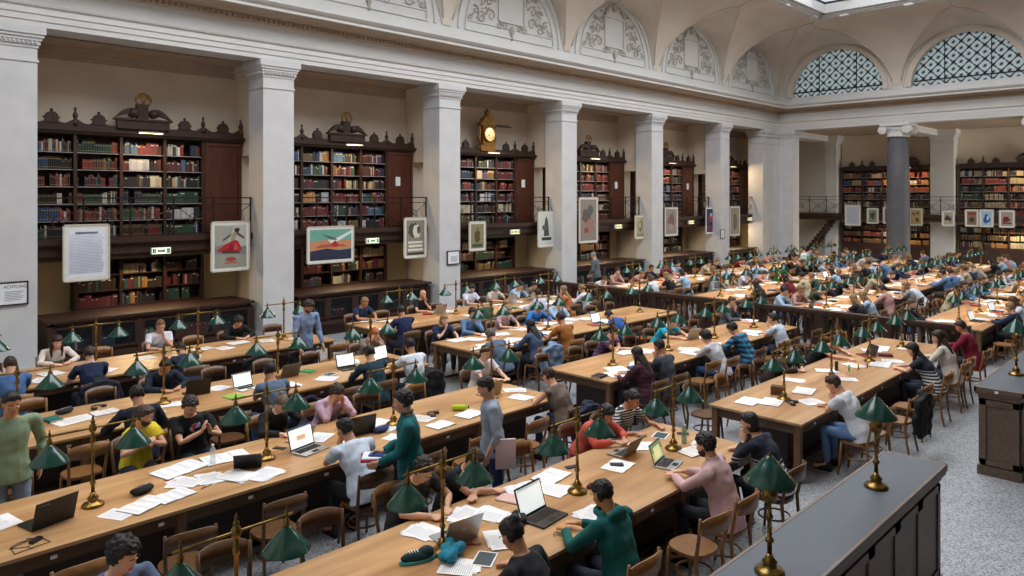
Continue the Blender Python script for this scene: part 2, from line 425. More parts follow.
for i, c in enumerate(LX):
    m = MB(); arch_band(m, c, 2.02, 2.06, PY - .04, PY + .03, 8.9); arch_band(m, c, 2.3, 2.36, PY - .05, PY + .03, 8.86)
    m.box(c - 2.06, c + 2.06, PY - .03, PY + .03, 8.86, 8.9)
    struct(m, 'trim_lunette_arch', M_plaster)
    for me, nm in ((relm, 'trim_lunette_relief'), (frm, 'trim_lunette_cartouche')):
        o = bpy.data.objects.new(nm, me); COL.objects.link(o); o.location = (c, PY + .01, 8.93); o['kind'] = 'structure'
# end wall above the entablature, pierced by the lunette windows
def pierced(cs, y0, y1, z0, z1, x0, x1):
    m = MB(); R = 2.2; zb = 8.72; n = 24
    edges = sorted([c - R for c in cs] + [c + R for c in cs])
    m.box(x0, x1, y0, y1, z0, zb)
    a = y0
    for c in sorted(cs):
        m.box(x0, x1, a, c - R, zb, z1); a = c + R
        for i in range(n):
            t0 = PI * i / n; t1 = PI * (i + 1) / n
            ya, yb = c - R * math.cos(t0), c - R * math.cos(t1); za, zb2 = zb + R * math.sin(t0), zb + R * math.sin(t1)
            v = [(x, *p) for x in (x0, x1) for p in ((ya, za), (yb, zb2), (yb, z1), (ya, z1))]
            m.add(v, [(0, 1, 2, 3), (7, 6, 5, 4), (0, 4, 5, 1), (3, 2, 6, 7)])
    m.box(x0, x1, a, y1, zb, z1); return m
def pierced_box(m0): return m0
pw = MB(); R = 2.2; n = 24; zb = 8.72; x0, x1 = XE + .02, XE + .42
pw.box(x0, x1, -2.4, PY + .4, 7.3, zb)
a = PY + .4
for c in LY:
    hi_, lo_ = c + R, c - R
    pw.box(x0, x1, hi_, a, zb, 12.4) if hi_ < a else None; a = lo_
    for i in range(n):
        t0 = PI * i / n; t1 = PI * (i + 1) / n
        ya, yb = c - R * math.cos(t0), c - R * math.cos(t1); za, zz = zb + R * math.sin(t0), zb + R * math.sin(t1)
        v = [(x, *p) for x in (x0, x1) for p in ((ya, za), (yb, zz), (yb, 12.4), (ya, 12.4))]
        pw.add(v, [(0, 1, 2, 3), (7, 6, 5, 4), (0, 4, 5, 1), (3, 2, 6, 7)])
struct(pw, 'wall_upper_east', M_plaster)
def orn_glass():
    m, nt, b = newmat('patterned_window_glass'); L = nt.links.new
    tc = nt.nodes.new('ShaderNodeTexCoord'); sp = nt.nodes.new('ShaderNodeSeparateXYZ'); L(tc.outputs['Object'], sp.inputs[0])
    def M(op, x, y=None):
        q = nt.nodes.new('ShaderNodeMath'); q.operation = op
        for k, v in enumerate((x, y)):
            if v is None: continue
            if isinstance(v, (int, float)): q.inputs[k].default_value = v
            else: L(v, q.inputs[k])
        return q.outputs[0]
    u = M('MULTIPLY', M('ADD', sp.outputs[1], sp.outputs[2]), 5.2); v = M('MULTIPLY', M('SUBTRACT', sp.outputs[1], sp.outputs[2]), 5.2)
    p = M('MULTIPLY', M('ABSOLUTE', M('SINE', u)), M('ABSOLUTE', M('SINE', v)))
    w2 = M('MULTIPLY', M('ABSOLUTE', M('SINE', M('MULTIPLY', u, 3.0))), .22)
    mx = nt.nodes.new('ShaderNodeValToRGB'); e = mx.color_ramp.elements
    e[0].position = .10; e[0].color = srgb('#3a525e'); e[1].position = .30; e[1].color = srgb('#f4f7f4'); x = e.new(.74); x.color = srgb('#e6eeee'); x = e.new(.9); x.color = srgb('#4a6672')
    L(M('ADD', M('MULTIPLY', p, .85), M('MULTIPLY', w2, .5)), mx.inputs[0])
    tr = nt.nodes.new('ShaderNodeBsdfTranslucent'); gl = nt.nodes.new('ShaderNodeBsdfDiffuse'); ms = nt.nodes.new('ShaderNodeMixShader'); ms.inputs[0].default_value = .3
    L(mx.outputs[0], tr.inputs[0]); L(mx.outputs[0], gl.inputs[0]); L(tr.outputs[0], ms.inputs[1]); L(gl.outputs[0], ms.inputs[2])
    L(ms.outputs[0], nt.nodes['Material Output'].inputs['Surface']); return m
M_orn = orn_glass()
for i, c in enumerate(LY[:3]):
    poly = [(c + 2.25 * math.cos(PI * k / 32), 8.70 + 2.25 * math.sin(PI * k / 32)) for k in range(33)]
    o = struct(MB().prism(poly, 'x', XE + .3, XE + .32), 'window_%d' % (i + 1), M_orn)
    bars = MB()
    bars.box(XE + .22, XE + .3, c - 2.2, c + 2.2, 8.95, 9.0)
    for q in (-1, 1):
        y = c + q * .9; h = math.sqrt(2.2 ** 2 - .81); bars.box(XE + .24, XE + .3, y - .012, y + .012, 8.7, 8.7 + h)
    bars.build('window_bars', M_iron, o)
    m = MB(); arch_band(m, c, 2.2, 2.42, XE - .06, XE + .05, 8.72, 'y'); arch_band(m, c, 2.5, 2.55, XE - .03, XE + .05, 8.72, 'y')
    struct(m, 'trim_window_arch', M_vault)
# the end of the hall: ionic columns, beams, pilasters
def ionic(x, y):
    m = MB().lathe([(.58, 0), (.58, .2), (.6, .22), (.6, .32), (.53, .36), (.55, .46), (.5, .5), (.5, 2.2), (.48, 4.5), (.43, 6.45)], (x, y, 0), 28)
    o = struct(m, 'column_shaft', M_granite)
    c = MB().lathe([(.47, 6.43), (.51, 6.45), (.51, 6.5), (.46, 6.52), (.46, 6.72), (.56, 6.8), (.56, 6.84)], (x, y, 0), 24)
    for i in range(20):
        a = 2 * PI * i / 20; c.box(-.02, .02, .44, .49, 6.53, 6.74, 0, Matrix.Translation((x, y, 0)) @ Matrix.Rotation(a, 4, 'Z'))
    c.box(x - .62, x + .62, y - .62, y + .62, 6.94, 7.06); c.box(x - .5, x + .5, y - .55, y + .55, 6.82, 6.95)
    for sx in (-1, 1):
        for sy in (-1, 1):
            T = Matrix.Translation((x + sx * .44, y + sy * .52, 6.76)) @ Matrix.Rotation(PI / 2, 4, 'Y')
            c.lathe([(.0, -.16), (.19, -.13), (.2, -.11), (.15, -.08), (.15, .08), (.2, .11), (.19, .13), (0, .16)], (0, 0, 0), 16, 0, T, sm=False)
            c.sph((x + sx * .57, y + sy * .52, 6.76), (.02, .05, .05), 8, 6)
    struct(c, 'column_capital', M_plaster)
ionic(XE + .15, 11.3); ionic(XE + .15, 5.7); ionic(XE + .15, .1)
XB = 41.9
def pilaster(y0, y1):
    m = MB().box(XB - .35, 43.4, y0, y1, 0, 6.7)
    for z0, z1, o in ((6.36, 6.41, .03), (6.62, 6.7, .04), (6.7, 6.82, .09), (6.82, 7.06, .14)): m.box(XB - .35 - o, 43.4, y0 - o, y1 + o, z0, z1)
    struct(m, 'pilaster', M_plaster)
pilaster(15.9, 16.5); pilaster(10.15, 11.2); pilaster(4.4, 5.4)
m = MB()
for y in (11.3, 5.7): m.box(XE + .3, 43.4, y - .45, y + .45, 6.75, 7.06)
m.box(XE + .3, 43.4, 16.3, 17.2, 6.75, 7.06)
struct(m, 'trim_8', M_plaster)
struct(MB().box(XB + .3, 43.4, 15.9, 18.9, 0, 7.06), 'wall_stair_bay', M_plaster)
# ---------------------------------------------------------------- bookcases, gallery
PALV = ['#7a1f22', '#8f2a2a', '#a33a30', '#b5482f', '#24364f', '#2d4a70', '#3b6ea0', '#234a3c', '#2f6045', '#3f2a22', '#5a3a28', '#1d1c20', '#2b2b30', '#c9b48a', '#d8cba8', '#e3dccb', '#b9bdc4', '#8c6a3a', '#c98b3a', '#5b4a7a', '#d9d9dc', '#6a2030']
PALN = ['dark red', 'red', 'brick red', 'orange red', 'navy', 'blue', 'light blue', 'dark green', 'green', 'brown', 'tan brown', 'black', 'charcoal', 'beige', 'cream', 'ivory', 'pale grey', 'ochre', 'amber', 'purple', 'white', 'maroon']
M_book = objcol('book_cloth', .6, .1)
M_pages = mk('book_page_edges', '#d9d0b8', .9, var=.1, scale=60)
M_bgold = mk('gilt_spine_band', '#b8975a', .4, .5)
bm_ = MB().box(0, 1, 0.05, 1, 0, 1)                       # unit book, spine towards -Y
bm_.prism([(0, .05), (.2, .01), (.5, 0), (.8, .01), (1, .05)], 'z', 0, 1)
bm_.box(.12, .88, .1, .98, 1.0, 1.003, 1)
bm_.box(.02, .98, -.006, .05, .80, .84, 2).box(.02, .98, -.006, .05, .14, .17, 2)
BOOKME = bm_.mesh('book', [M_book, M_pages, M_bgold])
def vcol_mat():
    m, nt, b = newmat('many_book_spines'); a = nt.nodes.new('ShaderNodeAttribute'); a.attribute_name = 'spine'
    nt.links.new(a.outputs['Color'], b.inputs['Base Color']); b.inputs['Roughness'].default_value = .65; return m
M_many = vcol_mat()
PALW = [2, 1.5, 1, .5, 2, 2, 1, 2, 1.6, 2, 2, 2.2, 2.2, .9, .7, .5, 1.5, 1, .3, .6, .9, 2]
def pick(rr): return rr.choices(range(len(PALV)), PALW)[0]
STV = []; STF = []; STC = []                              # the uncountable rest of the books
BOOKN = 0
def fill_row(conv, length, h, depth, rr, theme=None, single=None):
    """conv(a, d, z) -> world; a along the shelf, d into the shelf"""
    global BOOKN
    a = .01; idx = 0
    base = theme if theme is not None else pick(rr); run = 0
    while a < length - .03:
        th = rr.uniform(.022, .055); hh = min(h - .02, rr.uniform(.52, .78) * h)
        if run <= 0: run = rr.randint(3, 11); base = pick(rr) if (theme is None or rr.random() < .35) else theme; hb = hh; same = rr.random() < .6; tb = th
        run -= 1
        if same: hh = hb * rr.uniform(.98, 1.02); th = tb
        if a + th > length - .01: break
        if rr.random() < .02: a += rr.uniform(.05, .16); idx += 0; continue
        ci = base if same or rr.random() < .5 else pick(rr)
        col = srgb(PALV[ci])
        f = rr.uniform(.5, .85); g = sum(col[:3]) / 3; col = tuple(min(1, (c * .82 + g * .18) * f) for c in col[:3]) + (1,)
        if single is not None and BOOKN < 300:
            BOOKN += 1; idx += 1
            o = bpy.data.objects.new('book', BOOKME); COL.objects.link(o)
            p = conv(a, .03, 0); o.location = p; o.scale = (th * .94, .2, hh); o.color = col
            LABELS.setdefault('x', [])
            tag(o, '%s book, number %s from the left, %s' % (PALN[ci], NUM[idx], single), 'book', 'books on the nearest upper bookcase')
        else:
            b = len(STV); d0, d1 = .03, .16
            for z in (0, hh):
                for d in (d0, d1):
                    for q in (a, a + th * .94): STV.append(tuple(conv(q, d, z)))
            for fc in ((0, 1, 5, 4), (4, 5, 7, 6), (0, 4, 6, 2), (1, 3, 7, 5)): STF.append([b + i for i in fc]); STC.append(col)
            if rr.random() < .35:
                b = len(STV); z0 = hh * .78; z1 = hh * .86
                for z in (z0, z1):
                    for q in (a, a + th * .94): STV.append(tuple(conv(q, d0 - .002, z)))
                STF.append([b, b + 1, b + 3, b + 2]); STC.append(srgb('#cfc3a2'))
        a += th
NUM = [''] + ['one', 'two', 'three', 'four', 'five', 'six', 'seven', 'eight', 'nine', 'ten', 'eleven', 'twelve', 'thirteen', 'fourteen', 'fifteen', 'sixteen', 'seventeen', 'eighteen', 'nineteen', 'twenty'] + ['twenty-' + x for x in ('one', 'two', 'three', 'four', 'five', 'six', 'seven', 'eight', 'nine')] + ['thirty'] + ['thirty-' + x for x in ('one', 'two', 'three', 'four', 'five', 'six', 'seven', 'eight', 'nine')] + ['forty'] * 20
UPX = [.12, 1.05, 2.0, 2.98, 3.9]; SH = .385; UZ = 2.76
def crest(x0, x1, cx, bumps, fins, zb, ped=True):
    m = MB()
    m.box(x0 - .05, x1 + .05, -.10, .36, zb, zb + .05).box(x0 - .08, x1 + .08, -.14, .36, zb + .05, zb + .10).box(x0 - .03, x1 + .03, -.06, .36, zb + .10, zb + .17)
    z = zb + .17
    # scalloped rail between the ornaments
    pts = sorted(bumps + fins + [cx]); poly = [(x0, z)]
    N = 60
    for i in range(N + 1):
        x = x0 + (x1 - x0) * i / N; d = min(abs(x - p) for p in pts)
        h = .05 + .13 * max(0, 1 - d / .22) ** 1.4
        poly.append((x, z + h))
    poly.append((x1, z)); m.prism(poly, 'y', -.05, 0)
    for b in bumps:
        p = [(b - .13, z + .05)] + [(b + .13 * math.cos(PI - PI * i / 10), z + .16 + .13 * math.sin(PI * i / 10)) for i in range(11)] + [(b + .13, z + .05)]
        m.prism(p, 'y', -.07, .02); m.tube([(b - .17, -.03, z + .16), (b + .17, -.03, z + .16)], .02, 6); m.sph((b, -.03, z + .32), .035, 8, 6)
    for b in fins:
        m.lathe([(.06, 0), (.06, .1), (.03, .13), (.045, .18), (.06, .24), (.03, .30), (.02, .34), (.035, .38), (.0, .43)], (b, -.02, z), 8)
    if not ped: return m
    # broken scroll pediment
    m.box(cx - .58, cx + .58, -.12, .05, z, z + .20).box(cx - .64, cx + .64, -.15, .05, z + .20, z + .25).box(cx - .15, cx + .1, -.1, .05, z + .25, z + .6)
    for sg in (-1, 1):
        p = [(cx + sg * .62, z + .25)] + [(cx + sg * (.62 - .40 * i / 8), z + .25 + .24 * math.sin(PI * .60 * i / 8)) for i in range(1, 9)] + [(cx + sg * .24, z + .38)] + [(cx + sg * (.3 + .26 * i / 4), z + .36 - .08 * i / 4) for i in range(5)]
        m.prism(p if sg > 0 else p[::-1], 'y', -.13, .02)
        m.lathe([(0, -.09), (.105, -.09), (.105, .09), (0, .09)], (0, 0, 0), 14, 0, Matrix.Translation((cx + sg * .225, -.06, z + .38)) @ Matrix.Rotation(PI / 2, 4, 'X'))
    return m
def medallion(cx, zb):
    m = MB(); T = Matrix.Translation((cx, -.05, zb + .70)) @ Matrix.Rotation(PI / 2, 4, 'X')
    pts = [(.17 * math.cos(2 * PI * i / 20), .15 * math.sin(2 * PI * i / 20), 0) for i in range(21)]
    m.tube(pts, .02, 6, T=T); m.sph((0, 0, 0), (.05, .1, .03), 8, 6, T=T)
    for i in range(7):
        a = PI * i / 6; m.tube([(.05 * math.cos(a), .08 + .04 * math.sin(a), 0), (.15 * math.cos(a), .13 * math.sin(a), 0)], .012, 5, T=T)
    return m
def upper_case(name, label, loc, rz, cols, door, zb=2.72, rows=6, ztop=None, power=48, lw=.5, ped=True):
    """cols: list of x of the uprights; door: (x0,x1) or None; local y=0 is the front, +y into the wall"""
    t = thing(name, label, 'bookcase', loc, rz, 'upper bookcases of the gallery')
    x0 = cols[0]; x1 = door[1] if door else cols[-1]; zt = UZ + rows * SH + .03
    f = MB()
    for c in cols: f.box(c - .035, c + .035, -.03, .34, zb, zt)
    f.box(x0, x1, .31, .36, zb, zt).box(x0 - .03, x1, -.02, .34, zb, UZ).box(x0, x1, -.02, .34, zt - .03, zt + .02)
    f.build('case_frame', M_dark, t)
    for r in range(1, rows):
        m = MB().box(x0, cols[-1], 0, .32, UZ + r * SH - .022, UZ + r * SH); m.box(x0, cols[-1], -.008, 0, UZ + r * SH - .022, UZ + r * SH - .006, 1)
        m.build('shelf', [M_dark, M_silver], t)
    if door:
        d = MB().box(door[0] + .035, door[1], -.02, .3, zb, zt); rectframe(d, door[0] + .05, door[1] - .02, zb + .06, zt - .06, .07, -.045, -.02)
        dd = d.build('door', M_reddoor, t)
        MB().sph((door[0] + .12, -.06, zb + 1.1), .02, 8, 6).build('knob', M_brass, dd)
    cx = (cols[1] + cols[-1]) / 2 if len(cols) > 4 else (cols[0] + cols[-1]) / 2
    fins = [cols[1], cols[-1]] + ([door[1] - .03] if door else []); bumps = [(cols[0] + cols[1]) / 2, (cols[1] + cols[2]) / 2 + .0, (cols[-2] + cols[-1]) / 2]
    if door: bumps.append((door[0] + door[1]) / 2)
    crest(x0, x1, cx, bumps, fins, zt, ped).build('carved_crest', M_dark, t)
    if ped: medallion(cx, zt + .17).build('medallion', M_gold, t)
    pl = MB().tube([(cx + .05, -.12, zt + .12), (cx + .05, -.34, zt + .1)], .012, 6).box(cx - .2, cx + .34, -.38, -.31, zt + .07, zt + .11)
    pl.box(cx - .19, cx + .33, -.375, -.315, zt + .066, zt + .07, 1)
    pl.build('picture_light', [M_silver, M_bulb], t)
    area_light('shelf_lamp', (cx + .07, -.34, zt + .06), lw, .05, power, (1.0, .68, .34), (math.radians(-25), 0, 0), t)
    return t
def lower_case(label, loc, rz, cols, rows=3, power=34):
    t = thing('low_bookcase', label, 'bookcase', loc, rz, 'bookcases under the gallery')
    zt = 2.24; f = MB()
    for c in cols: f.box(c - .035, c + .035, -.02, .34, 1.12, zt)
    f.box(cols[0], cols[-1], .31, .36, 1.12, zt).box(cols[0], cols[-1], -.02, .34, 1.12, 1.17)
    f.build('case_frame', M_dark, t)
    for r in range(1, rows): MB().box(cols[0], cols[-1], 0, .32, 1.17 + r * .36 - .022, 1.17 + r * .36).build('shelf', M_dark, t)
    area_light('shelf_lamp', ((cols[0] + cols[-1]) / 2, -.3, 2.2), 1.6, .06, power, (1.0, .75, .42), (math.radians(-35), 0, 0), t)
    return t
def counter_cabinet(label, loc, x0, x1, ndoor):
    t = thing('cabinet', label, 'cabinet', loc, 0, 'low glazed cabinets along the shelf wall')
    b = MB().box(x0, x1, .04, 1.18, 0.0, .12).box(x0, x1, .9, 1.18, .12, 1.07).box(x0, x0 + .06, .04, 1.18, .12, 1.07).box(x1 - .06, x1, .04, 1.18, .12, 1.07).box(x0, x1, .04, 1.18, .98, 1.07)
    b.box(x0, x1, -.22, .04, .30, .36).box(x0, x1, -.04, .06, 0, .30).box(x0, x1, .04, 1.18, .36, .42)
    wd = (x1 - x0) / ndoor
    for i in range(ndoor + 1): b.box(x0 + i * wd - .05, x0 + i * wd + .05, .0, .3, .3, 1.0)
    b.build('carcass', M_dark, t)
    MB().box(x0 - .06, x1 + .06, -.06, 1.19, 1.07, 1.12).build('worktop', M_dark, t)
    for i in range(ndoor):
        a, c = x0 + i * wd + .05, x0 + (i + 1) * wd - .05
        d = MB(); rectframe(d, a, c, .42, .97, .05, .005, .04); dd = d.build('door', M_dark, t)
        MB().box(a + .05, c - .05, .02, .025, .47, .92).build('glass_pane', M_cabglass, dd)
        MB().sph(((a + .03), -.01, .7), .015, 6, 5).build('knob', M_brass, dd)
    return t
def railing(x0, x1, label, loc=(0, 0, 0), rz=0, z0=2.74, z1=3.67):
    t = thing('gallery_railing', label, 'railing', loc, rz, 'iron railings of the gallery')
    MB().box(x0, x1, -.05, .05, z1 - .03, z1).build('handrail', M_iron, t)
    m = MB().box(x0, x1, -.01, .01, z1 - .18, z1 - .16).box(x0, x1, -.01, .01, z0 + .08, z0 + .10); m.build('rail_bar', M_iron, t)
    n = max(2, int(round((x1 - x0) / .95)))
    for i in range(n + 1):
        x = x0 + (x1 - x0) * i / n; MB().box(x - .014, x + .014, -.014, .014, z0, z1).build('post', M_iron, t)
    for i in range(n):
        a = x0 + (x1 - x0) * i / n; b = x0 + (x1 - x0) * (i + 1) / n; c = (a + b) / 2; zm = (z0 + z1 - .08) / 2
        m = MB().tube([(a, 0, z0 + .1), (b, 0, z1 - .18)], .009, 5).tube([(b, 0, z0 + .1), (a, 0, z1 - .18)], .009, 5)
        m.tube([(c + .12 * math.cos(2 * PI * q / 14), 0, zm + .12 * math.sin(2 * PI * q / 14)) for q in range(15)], .009, 5)
        m.build('lattice', M_iron, t)
    return t
def gallery(x0, x1, nm, conv=None):
    pass
BN = ['leftmost bay', 'second bay', 'third bay', 'fourth bay', 'fifth bay', 'sixth bay']
BN0 = ['of the leftmost bay', 'between the first two full pillars', 'under the gilded clock', 'right of the clock bay', 'two bays right of the clock', 'in the last bay before the corner']
# gallery floor
m = MB().box(-3, 36.2, 17.62, 18.9, 2.62, 2.74).box(-3, 36.2, 17.55, 17.66, 2.66, 2.78).box(-3, 36.2, 17.66, 17.78, 2.42, 2.62).box(-3, 36.2, 17.74, 17.9, 2.3, 2.42)
struct(m, 'floor_gallery', M_dark)
m = MB().box(40.6, 43.4, -2, 17.9, 2.62, 2.74).box(40.5, 40.6, -2, 17.9, 2.6, 2.78).box(40.6, 40.75, -2, 17.9, 2.40, 2.62)
struct(m, 'floor_gallery_east', M_dark)
def seg_brackets(k):
    m = MB(); P = PR[k]
    for x in (P + .3, P + 1.05, P + 3.9, P + 4.6): m.prism([(17.66, 2.62), (18.5, 2.62), (18.5, 2.3), (18.2, 2.34), (17.9, 2.5)], 'x', x - .05, x + .05)
    struct(m, 'trim_gallery_brackets', M_dark)
prev = None
for k in range(6):
    P = PR[k]; seg_brackets(k)
    lab = 'tall dark carved bookcase on the gallery, ' + BN0[k]
    if k == 0:
        ub = upper_case('bookcase', lab, (P, 18.5, 0), 0, UPX, (3.9, 4.9))
        lb = lower_case('low open bookcase below the gallery, ' + BN0[0], (P, 18.5, 0), 0, [1.07, 2.0, 2.98, 3.88])
        cb = counter_cabinet('dark low glazed cabinet along the wall, ' + BN0[0], (P, 17.3, 0), .3, 4.6, 5)
    else:
        if k == 2: upper_case('bookcase', lab, (P, 18.5, 0), 0, UPX, (3.9, 4.9), ped=False)
        else: dup(ub, (P, 18.5, 0), 0, lab)
        dup(lb, (P, 18.5, 0), 0, 'low open bookcase below the gallery, ' + BN0[k])
        if k == 5: counter_cabinet('dark low glazed cabinet along the wall, ' + BN0[k], (P, 17.3, 0), .3, 3.25, 4)
        else: dup(cb, (P, 17.3, 0), 0, 'dark low glazed cabinet along the wall, ' + BN0[k])
    rr = random.Random(100 + k)
    for c in range(4):
        for r in range(6):
            z = UZ + r * SH; xa = P + UPX[c] + .04
            sg = '%s shelf, %s column of nearest bookcase' % (['lowest', 'second lowest', 'third lowest', 'third highest', 'second highest', 'top'][r], ['first', 'second', 'third', 'fourth'][c]) if k == 0 else None
            fill_row(lambda a, d, zz, xa=xa, z=z: (xa + a, 18.5 + d, z + zz), UPX[c + 1] - UPX[c] - .08, SH, .2, rr, None if rr.random() < .6 else rr.choice([0, 1, 7, 4, 14]), sg)
    for c, (a0, a1) in enumerate(((1.07, 2.0), (2.0, 2.98), (2.98, 3.88))):
        for r in range(3):
            fill_row(lambda a, d, zz, xa=P + a0 + .04, z=1.17 + r * .36: (xa + a, 18.5 + d, z + zz), (a1 - a0 - .08) * (1 if rr.random() < .7 else .7), .36, .2, rr, rr.choice([8, 13, 17, 0, 10, 7, 9, 11, None]))
    for i in range(5 if k < 5 else 3):
        w = 4.3 / 5; fill_row(lambda a, d, zz, xa=P + .3 + i * w + .1: (xa + a, 17.42 + d, .42 + zz), (w - .2) * rr.choice([.5, .8, 1, 1]), .42, .2, rr, rr.choice([7, 4, 20, 1, 5, 16]))
    railing(P + .05, P + 4.72, 'thin iron railing of the gallery, ' + BN0[k], (0, 17.6, 0))
# end wall bookcases (facing -X): local x -> -Y
def conv_e(y0): return lambda a, d, zz, z=0: (XB + d, y0 - a, z + zz)
EC = [(15.7, [0, 1.05, 2.1, 3.25, 4.4, 5.45], 'behind the granite column'), (10.0, [0, 1.05, 2.1, 3.25, 4.4, 5.0], 'right of the granite column'), (4.3, [0, 1.1, 2.2, 3.3, 4.4, 5.0], 'at the right edge of the end wall')]
for y0, cols, nm in EC:
    upper_case('bookcase', 'tall carved bookcase on the end gallery, ' + nm, (XB, y0, 0), -PI / 2, cols, None, power=70, lw=2.4)
    lower_case('warmly lit low bookcase under the end gallery, ' + nm, (XB, y0, 0), -PI / 2, cols, power=80)
    rr = random.Random(int(y0 * 7))
    for c in range(5):
        for r in range(6):
            fill_row(lambda a, d, zz, ya=y0 - cols[c] - .04, z=UZ + r * SH: (XB + d, ya - a, z + zz), cols[c + 1] - cols[c] - .08, SH, .2, rr, rr.choice([1, 2, 3, 17, 18, 13, 8, 12]))
        for r in range(3):
            fill_row(lambda a, d, zz, ya=y0 - cols[c] - .04, z=1.17 + r * .36: (XB + d, ya - a, z + zz), cols[c + 1] - cols[c] - .08, .36, .2, rr, rr.choice([3, 17, 18, 13, 14]))
    m = MB().box(XB - .1, XB + .36, y0 - cols[-1], y0, 0, 1.12); struct(m, 'trim_plinth', M_dark)
railing(0, 19.5, 'long iron railing of the gallery across the end wall', (40.55, 17.9, 0), -PI / 2)
me = bpy.data.meshes.new('books'); me.from_pydata(STV, [], STF); me.materials.append(M_many)
ca = me.color_attributes.new('spine', 'FLOAT_COLOR', 'CORNER')
buf = []
for f, c in zip(STF, STC): buf += list(c) * 4
ca.data.foreach_set('color', buf); me.update()
o = bpy.data.objects.new('shelved_books', me); COL.objects.link(o); o['kind'] = 'stuff'; tag(o, 'hundreds of coloured book spines filling the farther bookcases', 'books')
# staircase up to the gallery in the far corner
m = MB()
for i in range(14): m.box(40.9, 41.8, 17.85 - .14 * i - .2, 17.85 - .14 * i, .18 * i, .18 * (i + 1))
st = m.build('staircase', M_dark); tag(st, 'dark staircase rising to the gallery in the far corner', 'staircase')

# clock on the third bookcase
P = PR[2]; ct = thing('clock', 'gilded ornate clock glowing above the third bookcase', 'clock', (P + 2.5, 18.46, 5.2))
b = MB().box(-.34, .34, -.08, .12, .05, .25).box(-.26, .26, -.1, .1, .25, .95).box(-.36, .36, -.12, .12, .93, 1.0)
b.prism([(-.33, 1.0), (.33, 1.0), (.2, 1.16), (.1, 1.26), (-.1, 1.26), (-.2, 1.16)], 'y', -.1, .1)
for s in (-1, 1):
    b.tube([(s * .3, 0, .3), (s * .38, 0, .5), (s * .3, 0, .7), (s * .36, 0, .92)], [.05, .07, .04, .05], 8); b.lathe([(.04, 0), (.05, .06), (.02, .12), (0, .2)], (s * .3, 0, 1.0), 8)
b.lathe([(.05, 0), (.1, .08), (.1, .16), (.04, .22), (.0, .28)], (0, 0, 1.26), 10)
b.build('clock_case', M_gold, ct)
T = Matrix.Translation((0, -.12, .62)) @ Matrix.Rotation(PI / 2, 4, 'X')
MB().lathe([(.25, -.02), (.27, 0), (.27, .03), (.23, .05), (.23, .02)], (0, 0, 0), 24, 0, T).build('bezel', M_gold, ct)
dial = MB().lathe([(.0, .02), (.23, .02), (.23, .0)], (0, 0, 0), 24, 0, T).build('dial', mk('lit_clock_dial', '#ffe3b0', .5, emit=2.6), ct)
h = MB()
for q in range(12): a = q * PI / 6; h.box(-.006, .006, .17, .205, .022, .026, 0, T @ Matrix.Rotation(a, 4, 'Z'))
h.box(-.008, .008, -.02, .15, .03, .034, 0, T @ Matrix.Rotation(-.5, 4, 'Z')).box(-.01, .01, -.02, .11, .03, .034, 0, T @ Matrix.Rotation(2.2, 4, 'Z'))
h.build('clock_hands', M_black, ct)
pl = MB().tube([(.3, -.1, .95), (.75, -.4, .95)], .015, 6).box(.1, .75, -.46, -.38, .86, .9); pl.build('lamp_arm', M_iron, ct)
area_light('clock_lamp', (.3, -.55, .85),   .3, .1, 16, (1, .66, .30), (math.radians(-50), 0, 0), ct)
